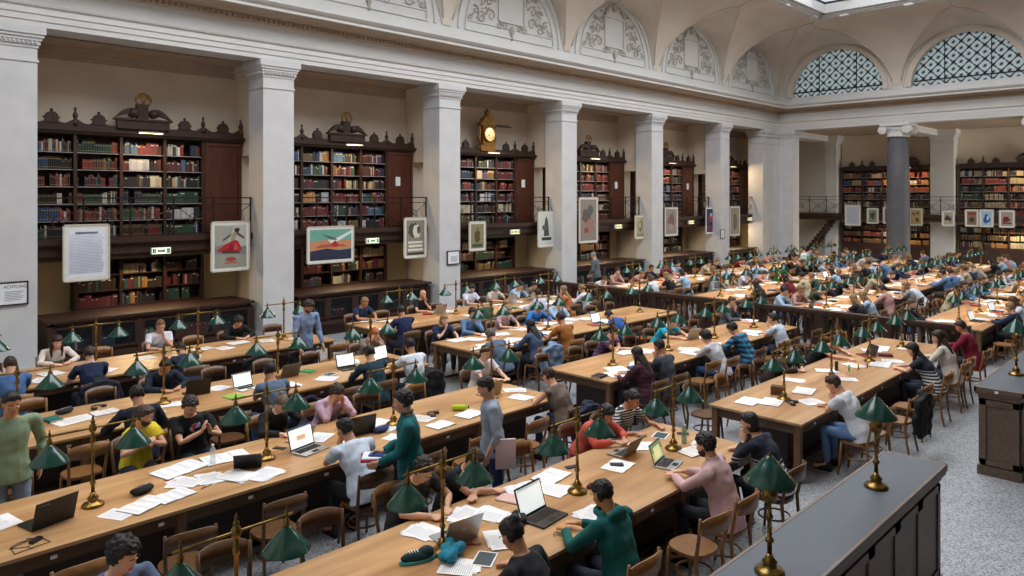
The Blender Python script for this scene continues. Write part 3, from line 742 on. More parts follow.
# ---------------------------------------------------------------- reading tables
ROWS = {'A': (3.97, 5.30), 'B': (7.0, 8.35), 'C': (10.0, 11.45), 'D': (13.05, 14.55)}
ROWN = {'A': 'front row', 'B': 'second row', 'C': 'third row', 'D': 'fourth row'}
SECS = [(1.15, 8.05, [2.12, 3.86, 5.58, 7.31]), (9.25, 16.1, [10.2, 11.92, 13.64, 15.36]), (18.5, 24.1, [19.4, 21.3, 23.2]), (25.0, 31.9, [25.95, 27.68, 29.4, 31.1]), (33.0, 36.4, [33.8, 35.5])]
SECN = ['near table', 'middle table', 'first table past balustrade', 'second table past balustrade', 'last table']
def make_table(r, s):
    x0, x1, lamps = SECS[s]; y0, y1 = ROWS[r]; TH = .78; yc = (y0 + y1) / 2
    t = thing('reading_table', 'long oak reading table in the %s, %s' % (ROWN[r], SECN[s]), 'table', ((x0 + x1) / 2, yc, 0), 0, 'long reading tables')
    hx, hy = (x1 - x0) / 2, (y1 - y0) / 2
    MB().box(-hx, hx, -hy, hy, TH - .035, TH).build('tabletop', M_top, t, bevel=.006 if s < 2 else 0)
    for sy in (-1, 1):
        m = MB().box(-hx + .06, hx - .06, sy * (hy - .06) - .012, sy * (hy - .06) + .012, TH - .16, TH - .035); m.build('apron', M_apron, t)
        if s < 2:
            for k in range(8):
                x = -hx + .5 + k * .86
                dr = MB().box(x - .27, x + .27, sy * (hy - .048) - .008, sy * (hy - .048) + .008, TH - .15, TH - .05).build('drawer', M_apron, t)
                MB().box(x - .025, x + .025, sy * (hy - .038) - .003, sy * (hy - .038) + .003, TH - .115, TH - .085).build('number_plate', M_white, dr)
                MB().box(x + .2, x + .215, sy * (hy - .036) - .008, sy * (hy - .036) + .008, TH - .105, TH - .09).build('knob', M_brass, dr)
    for sx in (-1, 1): MB().box(sx * (hx - .06) - .012, sx * (hx - .06) + .012, -hy + .06, hy - .06, TH - .16, TH - .035).build('apron', M_apron, t)
    MB().box(-hx + .35, hx - .35, -.32, .32, .12, TH - .17).box(-hx + .4, hx - .4, -.28, .28, 0, .12).build('pedestal_panel', M_darkpanel, t)
    for lx in (-hx + .07, -hx + 1.55, hx - 1.55, hx - .07):
        for sy in (-1, 1):
            y = sy * (hy - .08); a = .042
            MB().box(lx - a, lx + a, y - a, y + a, .45, TH - .035).prism([(lx - a, y - a), (lx + a, y - a), (lx + a, y + a), (lx - a, y + a)], 'z', .0, .45).build('leg', M_leg, t)
    for sy in (-1, 1): MB().box(-hx + .1, hx - .1, sy * (hy - .3) - .02, sy * (hy - .3) + .02, .1, .14).build('foot_rail', M_darkpanel, t)
    return t
# ---------------------------------------------------------------- chairs
def chair_parts(t, M, merged=False):
    P = []
    seat = MB(); pts = []
    for i in range(20):
        a = 2 * PI * i / 20; c, s = math.cos(a), math.sin(a)
        pts.append((.205 * math.copysign(abs(c) ** .75, c), .20 * math.copysign(abs(s) ** .75, s)))
    seat.prism(pts, 'z', .435, .465); P.append(('seat', seat))
    back = MB(); n = 10; v = []
    for k in range(n + 1):
        u = -1 + 2 * k / n; x = .215 * u; y = -.245 - .055 * (1 - u * u)
        top = .865 - .03 * u * u * u * u - .012 * u * u; bot = .69 + .012 * u * u
        v.append([(x, y, bot), (x, y - .016, bot), (x, y - .03, top), (x, y - .014, top)])
    vs = [p for q in v for p in q]; f = []
    for k in range(n):
        for j in range(4): f.append((k * 4 + j, k * 4 + (j + 1) % 4, k * 4 + 4 + (j + 1) % 4, k * 4 + 4 + j))
    f += [(0, 1, 2, 3), (4 * n + 3, 4 * n + 2, 4 * n + 1, 4 * n)]
    back.add(vs, f, 0, True); P.append(('backrest', back))
    for sx in (-1, 1):
        P.append(('leg', MB().tube([(sx * .205, -.245, .84), (sx * .2, -.225, .66), (sx * .185, -.18, .45), (sx * .185, -.2, .2), (sx * .19, -.24, 0)], [.014, .017, .019, .017, .014], 7)))
    for sx in (-1, 1):
        P.append(('leg', MB().tube([(sx * .16, .15, .44), (sx * .17, .17, .2), (sx * .18, .19, 0)], [.02, .018, .014], 7)))
    ring = [(.165 * math.cos(2 * PI * i / 16), -.01 + .165 * math.sin(2 * PI * i / 16), .24) for i in range(17)]
    P.append(('stretcher', MB().tube(ring, .011, 6)))
    if merged:
        m = MB()
        for _, q in P: m.add(q.V, q.F); m.S[-len(q.S):] = q.S
        return m
    for nm, q in P: q.build(nm, M, t)
def chair_proto(M, nm):
    t = bpy.data.objects.new('wooden_chair', None); COL.objects.link(t); chair_parts(t, M); return t
CH1 = chair_proto(M_chair, 'b'); CH2 = chair_proto(M_chairl, 'g')
fm = chair_parts(None, None, True); CHF = [fm.mesh('wooden_chair', M_chair), fm.mesh('wooden_chair', M_chairl)]
USED = set()
def place_chair(x, y, rz, label, far, kind, group):
    if far:
        o = bpy.data.objects.new('wooden_chair', CHF[kind]); COL.objects.link(o); o.location = (x, y, 0); o.rotation_euler = (0, 0, rz); return tag(o, label, 'chair', group)
    pr = (CH1, CH2)[kind]
    if id(pr) not in USED:
        USED.add(id(pr)); pr.location = (x, y, 0); pr.rotation_euler = (0, 0, rz); return tag(pr, label, 'chair', group)
    return dup(pr, (x, y, 0), rz, label, group) if False else _dupc(pr, x, y, rz, label, group)
def _dupc(pr, x, y, rz, label, group):
    r = dup(pr, (x, y, 0), rz, label, group); r['category'] = 'chair'; return r
# ---------------------------------------------------------------- desk lamps
SHPROF = [(.010, .0), (.028, -.008), (.036, -.022), (.06, -.045), (.160, -.158), (.163, -.168)]
def shade(parent, loc, power, k=1.0):
    m = MB().lathe([(r * k, z * k) for r, z in SHPROF], loc, 24, 0, cap=False)
    m.lathe([(.158 * k, -.166 * k), (.05 * k, -.05 * k), (.0, -.04 * k)], loc, 20, 1, cap=False)
    o = m.build('lamp_shade', [M_green, M_inner], parent)
    MB().sph((loc[0], loc[1], loc[2] - .115 * k), .026, 8, 6).tube([(loc[0], loc[1], loc[2] - .05), (loc[0], loc[1], loc[2] - .11)], .014, 6).build('bulb', M_bulb, o)
    l = bpy.data.lights.get('lamp_light_%s' % power)
    if not l:
        l = bpy.data.lights.new('lamp_light_%s' % power, 'SPOT'); l.energy = power; l.color = (1.0, .66, .33); l.shadow_soft_size = .03; l.spot_size = math.radians(125); l.spot_blend = .5
    q = bpy.data.objects.new('lamp_light', l); COL.objects.link(q); q.location = (loc[0], loc[1], loc[2] - .15 * k); q.parent = o
    return o
def t_lamp_proto(power):
    t = bpy.data.objects.new('desk_lamp', None); COL.objects.link(t)
    MB().lathe([(.0, 0), (.095, 0), (.1, .012), (.085, .03), (.05, .04), (.04, .06), (.052, .075), (.03, .1), (.018, .13)], (0, 0, 0), 20).build('lamp_base', M_brass, t)
    MB().lathe([(.017, .12), (.017, .2), (.026, .21), (.026, .225), (.016, .235), (.015, .38), (.022, .39), (.022, .40), (.014, .41), (.014, .58), (.022, .59), (.026, .62), (.018, .65), (.018, .7)], (0, 0, 0), 12).build('pole', M_brass, t)
    MB().lathe([(.016, .69), (.03, .708), (.036, .735), (.03, .762), (.014, .775), (.02, .785), (.02, .797), (.008, .81), (.013, .828), (.006, .842), (.0, .865)], (0, 0, 0), 14).build('finial', M_brass, t)
    MB().tube([(-.40, 0, .735), (.40, 0, .735)], .010, 8).build('crossbar', M_brass, t)
    for sx in (-1, 1):
        MB().lathe([(.0, .06), (.008, .052), (.004, .04), (.011, .025), (.014, .0), (.009, -.02), (.02, -.03), (.026, -.06), (.024, -.075)], (sx * .355, 0, .735), 10).build('shade_holder', M_brass, t)
        shade(t, (sx * .355, 0, .665), power)
    return t
LP = {0: t_lamp_proto(2.5), 1: t_lamp_proto(5), 2: t_lamp_proto(15)}
LUSED = set()
def place_lamp(x, y, label, far, group):
    p = LP[far]
    if far not in LUSED: LUSED.add(far); p.location = (x, y, .78); return tag(p, label, 'lamp', group)
    r = dup(p, (x, y, .78), 0, label, group); r['category'] = 'lamp'; return r
def copy_light_kids(): pass

# ---------------------------------------------------------------- lay out tables, lamps, chairs
COATS = {('A', 1, -1, 2): 11.49, ('D', 0, -1, 5): 6.02, ('D', 0, -1, 6): 6.88}
BACK = {}
OCC = {}                                  # (row, sec, side, idx) -> occupied by a person (filled before this runs)
def seat_x(s, i):
    L = SECS[s][2]; return L[i // 2] + (-.43 if i % 2 == 0 else .43)
def seat_of(s, x):
    n = 2 * len(SECS[s][2]); return min(range(n), key=lambda i: abs(seat_x(s, i) - x))
SIDEN = {-1: 'hall side', 1: 'shelf side'}
def layout():
    for r in 'ABCD':
        for s in range(5):
            make_table(r, s); L = SECS[s][2]; y0, y1 = ROWS[r]
            for i, lx in enumerate(L):
                place_lamp(lx, (y0 + y1) / 2, 'brass lamp with two green shades, %s, %s, %s from left' % (ROWN[r], SECN[s], ORD[i]), 0 if (s == 0 or (r == 'A' and s == 1)) else (1 if s == 1 else 2), 'two-armed brass desk lamps')
            for side in (-1, 1):
                for i in range(2 * len(L)):
                    rr = random.Random(hash((ord(r), s, side, i)) & 0xffff)
                    x = seat_x(s, i); occ = OCC.get((r, s, side, i))
                    if occ == 'none': continue
                    edge = y0 if side < 0 else y1; coat = (r, s, side, i) in COATS
                    dist = .30 + rr.uniform(-.03, .10) if not occ else .37 + BACK.get((r, s, side, i), 0)
                    if coat: dist = .42; x = COATS[(r, s, side, i)]; OCCX = 1
                    if occ: x = occ
                    y = edge + side * dist; rz = (0 if side < 0 else PI) + (rr.uniform(-.16, .16) if not occ and not coat else 0)
                    lab = '%s wooden chair, %s, %s, %s, %s from left' % ('occupied' if occ else ('coat-draped' if coat else 'empty'), ROWN[r], SECN[s], SIDEN[side], ORD[i])
                    place_chair(x, y, rz, lab, s >= 2, 1 if (r == 'A' and s >= 1 and side < 0) or rr.random() < .3 else 0, 'bentwood chairs around the tables')
# ---------------------------------------------------------------- counters in front, with single lamps
def hall_counter(x0, x1, label):
    t = thing('counter', label, 'counter', ((x0 + x1) / 2, 2.24, 0)); hx = (x1 - x0) / 2
    MB().box(-hx + .06, hx - .06, -.22, .22, .1, 1.08).build('body', M_counter, t)
    MB().box(-hx + .03, hx - .03, -.25, .25, 0, .12).build('plinth', M_counter, t)
    m = MB(); rectframe_xz(m, -hx, hx, -.28, .28, 1.10, 1.165, .03); m.box(-hx + .01, hx - .01, -.27, .27, 1.07, 1.13); m.box(-hx + .03, hx - .03, -.24, .24, 1.02, 1.07)
    m.build('worktop_edge', M_counter, t, bevel=.004)
    MB().box(-hx + .03, hx - .03, -.25, .25, 1.13, 1.163).build('worktop_inlay', M_lino, t)
    n = max(2, int(round((x1 - x0) / .62)))
    for sy in (-1, 1):
        for i in range(n):
            a = -hx + .1 + (2 * hx - .2) * i / n; b = -hx + .1 + (2 * hx - .2) * (i + 1) / n
            m = MB(); y = sy * .225; ya, yb = min(y, y + sy * .02), max(y, y + sy * .02); rectframe(m, a, b, .14, 1.0, .07, ya, yb); m.box(a + .07, b - .07, min(y, y + sy * .006), max(y, y + sy * .006), .2, .94)
            m.build('panel', M_counter, t)
    for sx in (-1, 1):
        m = MB(); x = sx * (hx - .06); xa, xb = min(x, x + sx * .02), max(x, x + sx * .02)
        for (y0, y1, z0, z1) in ((-.22, .22, .14, .21), (-.22, .22, .93, 1.0), (-.22, -.15, .14, 1.0), (.15, .22, .14, 1.0)): m.box(xa, xb, y0, y1, z0, z1)
        m.build('end_panel', M_counter, t)
    return t
def rectframe_xz(m, x0, x1, y0, y1, z0, z1, w):
    m.box(x0, x1, y0, y0 + w, z0, z1); m.box(x0, x1, y1 - w, y1, z0, z1); m.box(x0, x0 + w, y0, y1, z0, z1); m.box(x1 - w, x1, y0, y1, z0, z1)
hall_counter(1.0, 7.82, 'long brown counter with slate-blue top at the lower right')
hc = hall_counter(11.28, 17.6, 'second brown counter with slate-blue top at the right edge')
MB().box(-3.17, -3.162, .0, .04, 1.11, 1.14).build('number_plate', M_white, hc)
def counter_lamp(x, label, first=[]):
    if first:
        r = dup(first[0], (x, 2.25, 1.163), 0, label, 'single-shade counter lamps'); r['category'] = 'lamp'; return r
    t = thing('counter_lamp', label, 'lamp', (x, 2.25, 1.163), 0, 'single-shade counter lamps'); first.append(t)
    MB().lathe([(0, 0), (.095, 0), (.1, .012), (.085, .03), (.05, .04), (.04, .06), (.052, .075), (.03, .1), (.018, .13)], (0, 0, 0), 20).build('lamp_base', M_brass, t)
    MB().lathe([(.017, .12), (.016, .2), (.028, .21), (.028, .23), (.015, .24), (.015, .36), (.024, .37), (.024, .385), (.014, .40), (.014, .47), (.04, .48), (.058, .53), (.04, .58), (.015, .59), (.012, .7)], (0, 0, 0), 14).build('pole', M_brass, t)
    MB().tube([(-.09, 0, .53), (.09, 0, .53)], .008, 6).sph((.1, 0, .53), .014, 6, 5).build('switch_rod', M_brass, t)
    shade(t, (0, 0, .79), 2.0, 1.05)
    MB().lathe([(.02, .78), (.012, .8), (.006, .81), (.0, .825)], (0, 0, 0), 8).build('finial', M_brass, t)
    return t
counter_lamp(4.73, 'single green-shaded brass lamp nearest the camera on the front counter')
counter_lamp(6.77, 'single green-shaded brass lamp at the far end of the front counter')
counter_lamp(12.41, 'single green-shaded brass lamp on the second counter')
counter_lamp(14.6, 'single green-shaded brass lamp further along the second counter')

# ---------------------------------------------------------------- balustrade across the hall
bt = thing('balustrade', 'long dark wooden balustrade with turned balusters crossing the hall', 'balustrade', (16.95, 9.8, 0))
MB().box(-.11, .11, -5.95, 5.95, 1.0, 1.08).box(-.08, .08, -5.95, 5.95, .95, 1.0).build('handrail', M_dark, bt)
MB().box(-.09, .09, -5.95, 5.95, 0, .14).build('plinth', M_dark, bt)
y = -5.9; k = 0
while y < 5.95:
    if k % 9 == 0: MB().box(-.09, .09, y - .09, y + .09, .1, 1.0).build('newel', M_dark, bt)
    else: MB().lathe([(.05, .14), (.05, .2), (.025, .24), (.06, .42), (.055, .5), (.022, .72), (.03, .8), (.05, .86), (.05, .96)], (0, y, 0), 8).build('baluster', M_dark, bt)
    y += .165; k += 1

# ---------------------------------------------------------------- posters hung from the gallery
def flat(m, x0, x1, z0, z1, mi, y=-.012):
    m.add([(x0, y, z0), (x1, y, z0), (x1, y, z1), (x0, y, z1)], [(0, 1, 2, 3)], mi)
def poly(m, pts, mi, y):
    m.add([(x, y, z) for x, z in pts], [tuple(range(len(pts)))], mi)
C = {}
def cm(h):
    if h not in C: C[h] = mk('print_ink_' + str(len(C)), h, .85, var=.07, scale=7)
    return C[h]
def poster(loc, w, h, rz, label, bg, shapes, name='poster', mat='#e4e2dc', border=.09):
    t = thing(name, label, 'poster', loc, rz, 'posters hanging from the gallery')
    m = MB(); rectframe(m, -w / 2, w / 2, -h, 0, .03, -.025, .012); m.build('frame', cm('#c9c3b4'), t)
    MB().box(-w / 2 + .02, w / 2 - .02, -.012, .008, -h + .02, -.02).build('mount', cm(mat), t)
    b = border; ww, hh = w - 2 * b, h - 2 * b
    ms = [cm(bg)]; p = MB(); flat(p, -ww / 2, ww / 2, -h + b, -b, 0, -.014)
    for i, (col, pts) in enumerate(shapes):
        ms.append(cm(col)); poly(p, [(-ww / 2 + ww * x, -h + b + hh * z) for x, z in pts], i + 1, -.0145 - .0005 * i)
    p.build('print', ms, t)
    for sx in (-1, 1): MB().tube([(sx * w * .35, 0, 0), (sx * w * .35, .1, .22)], .006, 5).build('wire', M_iron, t)
    return t
def blob(cx, cz, rx, rz_, n=14, j=.2, sd=1):
    r = random.Random(sd); return [(cx + rx * math.cos(2 * PI * i / n) * (1 + r.uniform(-j, j)), cz + rz_ * math.sin(2 * PI * i / n) * (1 + r.uniform(-j, j))) for i in range(n)]
def lines(n, x0=.06, x1=.94, z0=.05, z1=.82, col='#5d6577', sd=2):
    r = random.Random(sd); out = []
    for i in range(n):
        z = z1 - (z1 - z0) * i / n; q = (z1 - z0) / n * .32; e = x1 - r.uniform(0, .06); out.append((col, [(x0, z), (e, z), (e, z + q), (x0, z + q)]))
    return out
def pp(x0, y0, x1, y1, Y=17.42):
    return x0, y0, x1, y1
POSTERS = [  # X left, X right, z top, z bottom at Y=17.4
]
A1 = lambda *a, **k: None
W_ = '#e4e2dc'
PD = [
 (4.24, 5.14, 3.10, 1.89, 'large white framed sheet of dense text hanging leftmost', '#e9ecf4', lines(26, .04, .96, .06, .86, '#b4bdd4') + [('#6b7690', [(.2, .9), (.8, .9), (.8, .93), (.2, .93)])]),
 (7.34, 8.31, 3.09, 1.87, 'framed poster of a figure in a red dress, left of second pillar', '#b9bbb0', [('#9fa196', [(0, .45), (.4, .6), (.6, .95), (0, .98)]), ('#7f8580', [(0, .3), (1, .3), (1, .5), (.6, .46), (.3, .55), (0, .5)]), ('#9a9a8b', [(0, 0), (1, 0), (1, .3), (0, .32)]),
  ('#b3262b', [(.05, .40), (.22, .36), (.5, .33), (.72, .36), (.86, .40), (.80, .52), (.72, .62), (.60, .66), (.48, .60), (.34, .56), (.18, .47)]), ('#8a1a22', [(.2, .38), (.55, .34), (.62, .5), (.5, .56), (.42, .44)]), ('#c9504a', [(.6, .40), (.75, .42), (.68, .58), (.6, .52)]),
  ('#4a3a34', [(.22, .34), (.80, .33), (.74, .385), (.5, .37), (.25, .40)]), ('#a8927c', [(.48, .6), (.62, .64), (.70, .80), (.60, .84), (.52, .74)]), ('#3a2c28', blob(.70, .87, .09, .06)), ('#6a544a', [(.66, .78), (.92, .66), (.95, .70), (.72, .83)]), ('#5c4a44', [(.5, .74), (.25, .62), (.24, .66), (.52, .8)]), ('#a34a44', blob(.5, .2, .18, .05, sd=4)), ('#b05a50', [(.3, .10), (.7, .10), (.7, .13), (.3, .13)])]),
 (9.87, 11.32, 2.89, 1.89, 'landscape poster with green sky, white wings and dark crowd', '#6fa796', [('#c98a63', [(0, .3), (1, .35), (1, .62), (.5, .68), (0, .6)]), ('#b5564a', [(.1, .4), (.9, .42), (.8, .5), (.3, .52)]), ('#2b2f45', [(0, 0), (1, 0), (1, .34), (.7, .3), (.4, .38), (0, .3)]), ('#dfe3e2', [(.42, .66), (.62, .7), (1, .95), (1, .86), (.7, .62), (.5, .55)]), ('#4f6d63', [(.25, .88), (.6, .72), (.66, .64), (.5, .66)]), ('#a8302c', [(.5, .5), (.6, .64), (.68, .5), (.62, .4)])]),
 (13.03, 13.88, 3.07, 1.85, 'black and white poster of a draped figure with lettering below', '#8d8773', [('#4b4a42', blob(.38, .72, .28, .22, 16)), ('#dcd8c8', blob(.56, .68, .2, .2, 16, sd=3)), ('#55534a', blob(.68, .72, .1, .12)), ('#e3dfd0', [(.08, .34), (.9, .34), (.9, .4), (.08, .4)]), ('#e3dfd0', [(.12, .23), (.88, .23), (.88, .3), (.12, .3)]), ('#e3dfd0', [(.08, .12), (.92, .12), (.92, .19), (.08, .19)]), ('#33322c', [(.04, .02), (.96, .02), (.96, .07), (.04, .07)])]),
 (15.58, 16.32, 2.89, 1.93, 'small olive poster with a brown seated figure, under clock bay', '#8f8762', [('#5c4a35', blob(.5, .5, .22, .3, 12)), ('#7c6a44', blob(.5, .78, .12, .1)), ('#4b4d36', [(.1, .05), (.9, .05), (.9, .18), (.1, .18)])]),
 (18.81, 19.71, 3.17, 1.89, 'tall white poster with a dark statue-like figure and caption', '#d4d5cf', [('#4a4f4d', [(.3, .28), (.7, .28), (.64, .6), (.58, .8), (.48, .92), (.4, .8), (.34, .6)]), ('#5c615e', blob(.36, .55, .18, .1)), ('#3c3f3d', [(.15, .14), (.85, .14), (.85, .24), (.15, .24)])]),
 (21.05, 22.19, 3.66, 1.93, 'large brownish grey poster crowded with figures beside fourth pillar', '#94897f', [('#6d5c55', blob(.4, .6, .3, .2, 16, .3)), ('#a37c6c', blob(.55, .35, .25, .18, 16, .3, 5)), ('#5d6660', blob(.6, .75, .2, .12, 12, .3, 7)), ('#8f4f48', blob(.35, .25, .14, .08, 10, .3, 9))]),
 (24.6, 25.37, 2.92, 1.94, 'small cream poster with a pale yellow-green drawing', '#b6ae8c', [('#7f7a5c', blob(.5, .55, .25, .3, 14, .3)), ('#d8cf9c', blob(.45, .6, .1, .15)), ('#8f8a6c', [(.1, .05), (.9, .05), (.9, .15), (.1, .15)])]),
 (26.78, 27.8, 3.22, 1.97, 'grey poster with faded figures, left of fifth bay', '#9a8e86', [('#7b6660', blob(.5, .55, .3, .3, 16, .3, 4)), ('#b39a8c', blob(.45, .3, .2, .12, 12, .3, 6))]),
 (30.16, 31.07, 3.19, 1.94, 'narrow navy and red poster on the sixth pillar', '#343a5e', [('#a8474a', blob(.5, .6, .22, .18, 12, .3)), ('#cfc7bd', blob(.5, .75, .12, .08)), ('#7d3f52', [(.1, .08), (.9, .08), (.9, .28), (.1, .28)])]),
 (32.4, 33.39, 3.21, 1.76, 'pale brown poster in the last bay before the corner', '#a39784', [('#7c7362', blob(.5, .5, .3, .3, 16, .3, 8))]),
]
for x0, x1, z1, z0, lab, bg, sh in PD:
    poster(((x0 + x1) / 2, 17.42, z1), x1 - x0, z1 - z0, 0, lab, bg, sh)
PB = [
 (15.0, 14.18, 3.23, 2.12, 'large pale blank-looking text sheet on the end gallery', '#c9cbd6', lines(14, .06, .94, .06, .9, '#b3b6c6')),
 (13.88, 13.29, 3.08, 2.25, 'small framed drawing between text sheet and granite column', '#8f9078', [('#4d4e40', blob(.5, .5, .3, .3, 14, .3))]),
 (13.09, 12.47, 3.14, 2.27, 'dim framed print partly behind the granite column', '#6f7480', [('#a9acb4', blob(.5, .5, .3, .2, 12, .3))]),
 (11.86, 11.22, 3.10, 2.20, 'yellowish print of small figures right of the granite column', '#c2ad7c', [('#9a5a44', blob(.3, .72, .15, .12, 10, .3)), ('#8a4a38', blob(.65, .3, .2, .14, 10, .3, 4)), ('#6a6a4c', blob(.7, .75, .16, .1, 10, .3, 5))]),
 (10.38, 9.81, 3.00, 2.22, 'framed print of dark birds on cream, end gallery', '#b6ab94', [('#3c3a34', blob(.4, .55, .25, .28, 9, .5, 3)), ('#4a473f', blob(.7, .4, .14, .2, 9, .5, 5))]),
 (9.39, 8.81, 3.06, 2.23, 'brown print with a red heading on the end gallery', '#8d7461', [('#a3312f', [(.1, .74), (.9, .74), (.9, .9), (.1, .9)]), ('#3f4634', blob(.5, .38, .28, .2, 12, .3))]),
 (8.79, 8.20, 3.07, 2.22, 'light blue print with a darker blue drawing, end gallery', '#a6c4d8', [('#3b5a94', blob(.5, .45, .3, .3, 11, .5, 6)), ('#e6eef2', blob(.62, .5, .1, .16, 8, .3))]),
 (8.0, 7.37, 3.05, 2.22, 'print of a dark red vehicle-like shape, far right gallery', '#a99a8c', [('#7a2330', blob(.45, .45, .32, .22, 12, .25, 2)), ('#4b3034', [(.1, .15), (.9, .15), (.9, .24), (.1, .24)])]),
]
for y0, y1, z1, z0, lab, bg, sh in PB:
    poster((40.38, (y0 + y1) / 2, z1), y0 - y1, z1 - z0, -PI / 2, lab, bg, sh)
# ---------------------------------------------------------------- signs
def text(s, size, mat, parent, loc, rot=(PI / 2, 0, 0), align='CENTER', name='lettering'):
    c = bpy.data.curves.new(name, 'FONT'); c.body = s; c.size = size; c.align_x = align; c.align_y = 'CENTER'; c.extrude = .0005; c.materials.append(mat)
    q = bpy.data.objects.new(name, c); me = evaluated_mesh(q); bpy.data.objects.remove(q)
    o = bpy.data.objects.new(name, me); COL.objects.link(o); o.location = loc; o.rotation_euler = rot; o.parent = parent; return o
def notice(loc, w, h, label, head, nl, rz=0):
    t = thing('notice', label, 'notice', loc, rz)
    m = MB(); rectframe(m, -w / 2, w / 2, -h / 2, h / 2, .025, -.03, 0); m.build('frame', M_black, t)
    MB().box(-w / 2 + .02, w / 2 - .02, -.02, 0, -h / 2 + .02, h / 2 - .02).build('sheet', M_white, t)
    if head: text(head, h * .17, M_black, t, (.07, -.022, h * .28))
    p = MB()
    for i in range(nl): z = h * .08 - i * h * .42 / nl; p.box(-w * .2, w * (.36 - .05 * (i % 3)), -.0215, -.02, z - .006, z + .004)
    p.build('print', M_ink, t)
notice((3.26, 16.985, 1.80), .56, .46, 'framed white notice headed ACHTUNG! on the leftmost pillar', 'ACHTUNG!', 6)
notice((14.56, 16.985, 1.83), .5, .42, 'small framed white notice on the pillar left of the clock bay', '', 6)
notice((8.535, 17.36, 4.6), .30, .42, 'small framed notice high on the side of the second pillar', '', 5, -PI / 2)
notice((30.9, 16.985, 1.95), .4, .4, 'small grey notice on the sixth pillar from the left', '', 4)
for i, (x, z, lab) in enumerate(((6.23, 2.45, 'green and white exit sign under the leftmost gallery'), (11.98, 2.43, 'green and white exit sign under the second gallery'), (17.75, 2.48, 'lit exit sign under the gallery in the clock bay'), (23.6, 2.49, 'lit exit sign under the gallery right of the clock bay'), (29.03, 2.52, 'small lit exit sign under the fifth gallery'), (34.6, 2.54, 'small lit exit sign under the last gallery'))):
    t = thing('exit_sign', lab, 'sign', (x, 17.5, z), 0, 'exit signs under the gallery')
    MB().box(-.21, .21, -.04, .03, -.075, .075).build('case', M_white, t)
    g = MB().box(-.2, .2, -.045, -.04, -.065, .065); g.build('green_panel', mk('lit_exit_green', '#d6f0c0' if i < 2 else '#ffe9a8', .4, emit=1.3), t)
    p = MB()
    p.box(-.19, -.12, -.048, -.045, -.05, .05).box(.12, .19, -.048, -.045, -.05, .05).box(-.08, .08, -.048, -.045, -.028, .028)
    p.build('pictogram', mk('exit_green', '#1f7a3a', .5), t)
    r = MB().tube([(-.155, -.05, .02), (-.155, -.05, -.01), (-.175, -.05, -.04)], .006, 5).tube([(-.155, -.05, -.01), (-.135, -.05, -.04)], .006, 5).sph((-.155, -.05, .033), .01, 6, 4).prism([(.14, -.01), (.16, -.01), (.16, -.03), (.178, 0), (.16, .03), (.16, .01), (.14, .01)], 'y', -.051, -.048)
    r.build('symbol', M_white, t)
    if i < 2: text('EXIT', .05, M_white, t, (0, -.049, 0))
for k in (1, 2, 3, 4):
    P = PR[k]; o = MB().box(-.09, .09, -.004, .0, -.14, .14).build('paper_notice', M_white, None, (P + 4.3, 18.45, 4.15)); tag(o, 'white paper sheet pinned to the cupboard door, %s' % BN0[k], 'notice', 'sheets on the cupboard doors')
# ---------------------------------------------------------------- people
M_skin = objcol('skin', .55, .06, 30); M_hair = objcol('hair', .6, .45, 60); M_cloth = objcol('cloth', .9, .16, 25); M_shoe = objcol('shoe_leather', .5, .1)
M_eye = mk('eye_white', '#e6e2dc', .3); M_pupil = mk('iris_dark', '#2b2019', .3); M_lip = mk('lip', '#a5605a', .6); M_brow = mk('brow', '#34261d', .8)
M_str = {'striped': stripes('navy_white_stripes', '#1c2233', '#d8d8d6', .05, 2, duty=.55, zmax=.84), 'bw': stripes('black_white_stripes', '#20232c', '#dadada', .032, 2, duty=.5),
         'plaid_blue': stripes('blue_plaid', '#1a2436', '#2f9ac0', .09, 2, '#2b6f9a', .55), 'plaid_red': stripes('maroon_plaid', '#2a0f18', '#5e1c2c', .07, 2, '#3a2232', .5), 'plaid_purple': stripes('purple_plaid', '#4a3558', '#8a6a90', .07, 2, '#6a3a5a', .5)}
def remesh(mb, voxel, smooth=2, disp=None):
    me = mb.mesh('tmp', []); o = bpy.data.objects.new('tmp', me)
    r = o.modifiers.new('r', 'REMESH'); r.mode = 'VOXEL'; r.voxel_size = voxel; r.use_smooth_shade = True
    if smooth: s = o.modifiers.new('s', 'SMOOTH'); s.iterations = smooth; s.factor = .5
    out = evaluated_mesh(o); bpy.data.objects.remove(o); bpy.data.meshes.remove(me)
    if disp:
        amp, freq = disp
        n = len(out.vertices); import numpy as np
        co = np.empty(n * 3, 'f'); out.vertices.foreach_get('co', co); nr = np.empty(n * 3, 'f'); out.vertex_normals.foreach_get('vector', nr); co = co.reshape(-1, 3)
        am = np.array([noise.noise(Vector(p) * freq) for p in co.tolist()], 'f') * amp
        out.vertices.foreach_set('co', (co + nr.reshape(-1, 3) * am[:, None]).ravel())
    out.polygons.foreach_set('use_smooth', [True] * len(out.polygons)); out.update()
    return out
def ringloft(m, rings, n=14):
    """rings: (centre, rx, ry, axis vector)"""
    vs = []; fs = []
    for c, rx, ry, ax in rings:
        ax = Vector(ax).normalized(); X = Vector((1, 0, 0)); X = (X - ax * X.dot(ax)).normalized(); Y = ax.cross(X)
        for i in range(n):
            a = 2 * PI * i / n; ca, sa = math.cos(a), math.sin(a)
            vs.append(Vector(c) + X * rx * math.copysign(abs(ca) ** .85, ca) + Y * ry * math.copysign(abs(sa) ** .85, sa))
    for k in range(len(rings) - 1):
        for i in range(n): j = (i + 1) % n; fs.append((k * n + i, k * n + j, (k + 1) * n + j, (k + 1) * n + i))
    fs += [tuple(range(n))[::-1], tuple(range((len(rings) - 1) * n, len(rings) * n))]
    m.add(vs, fs)
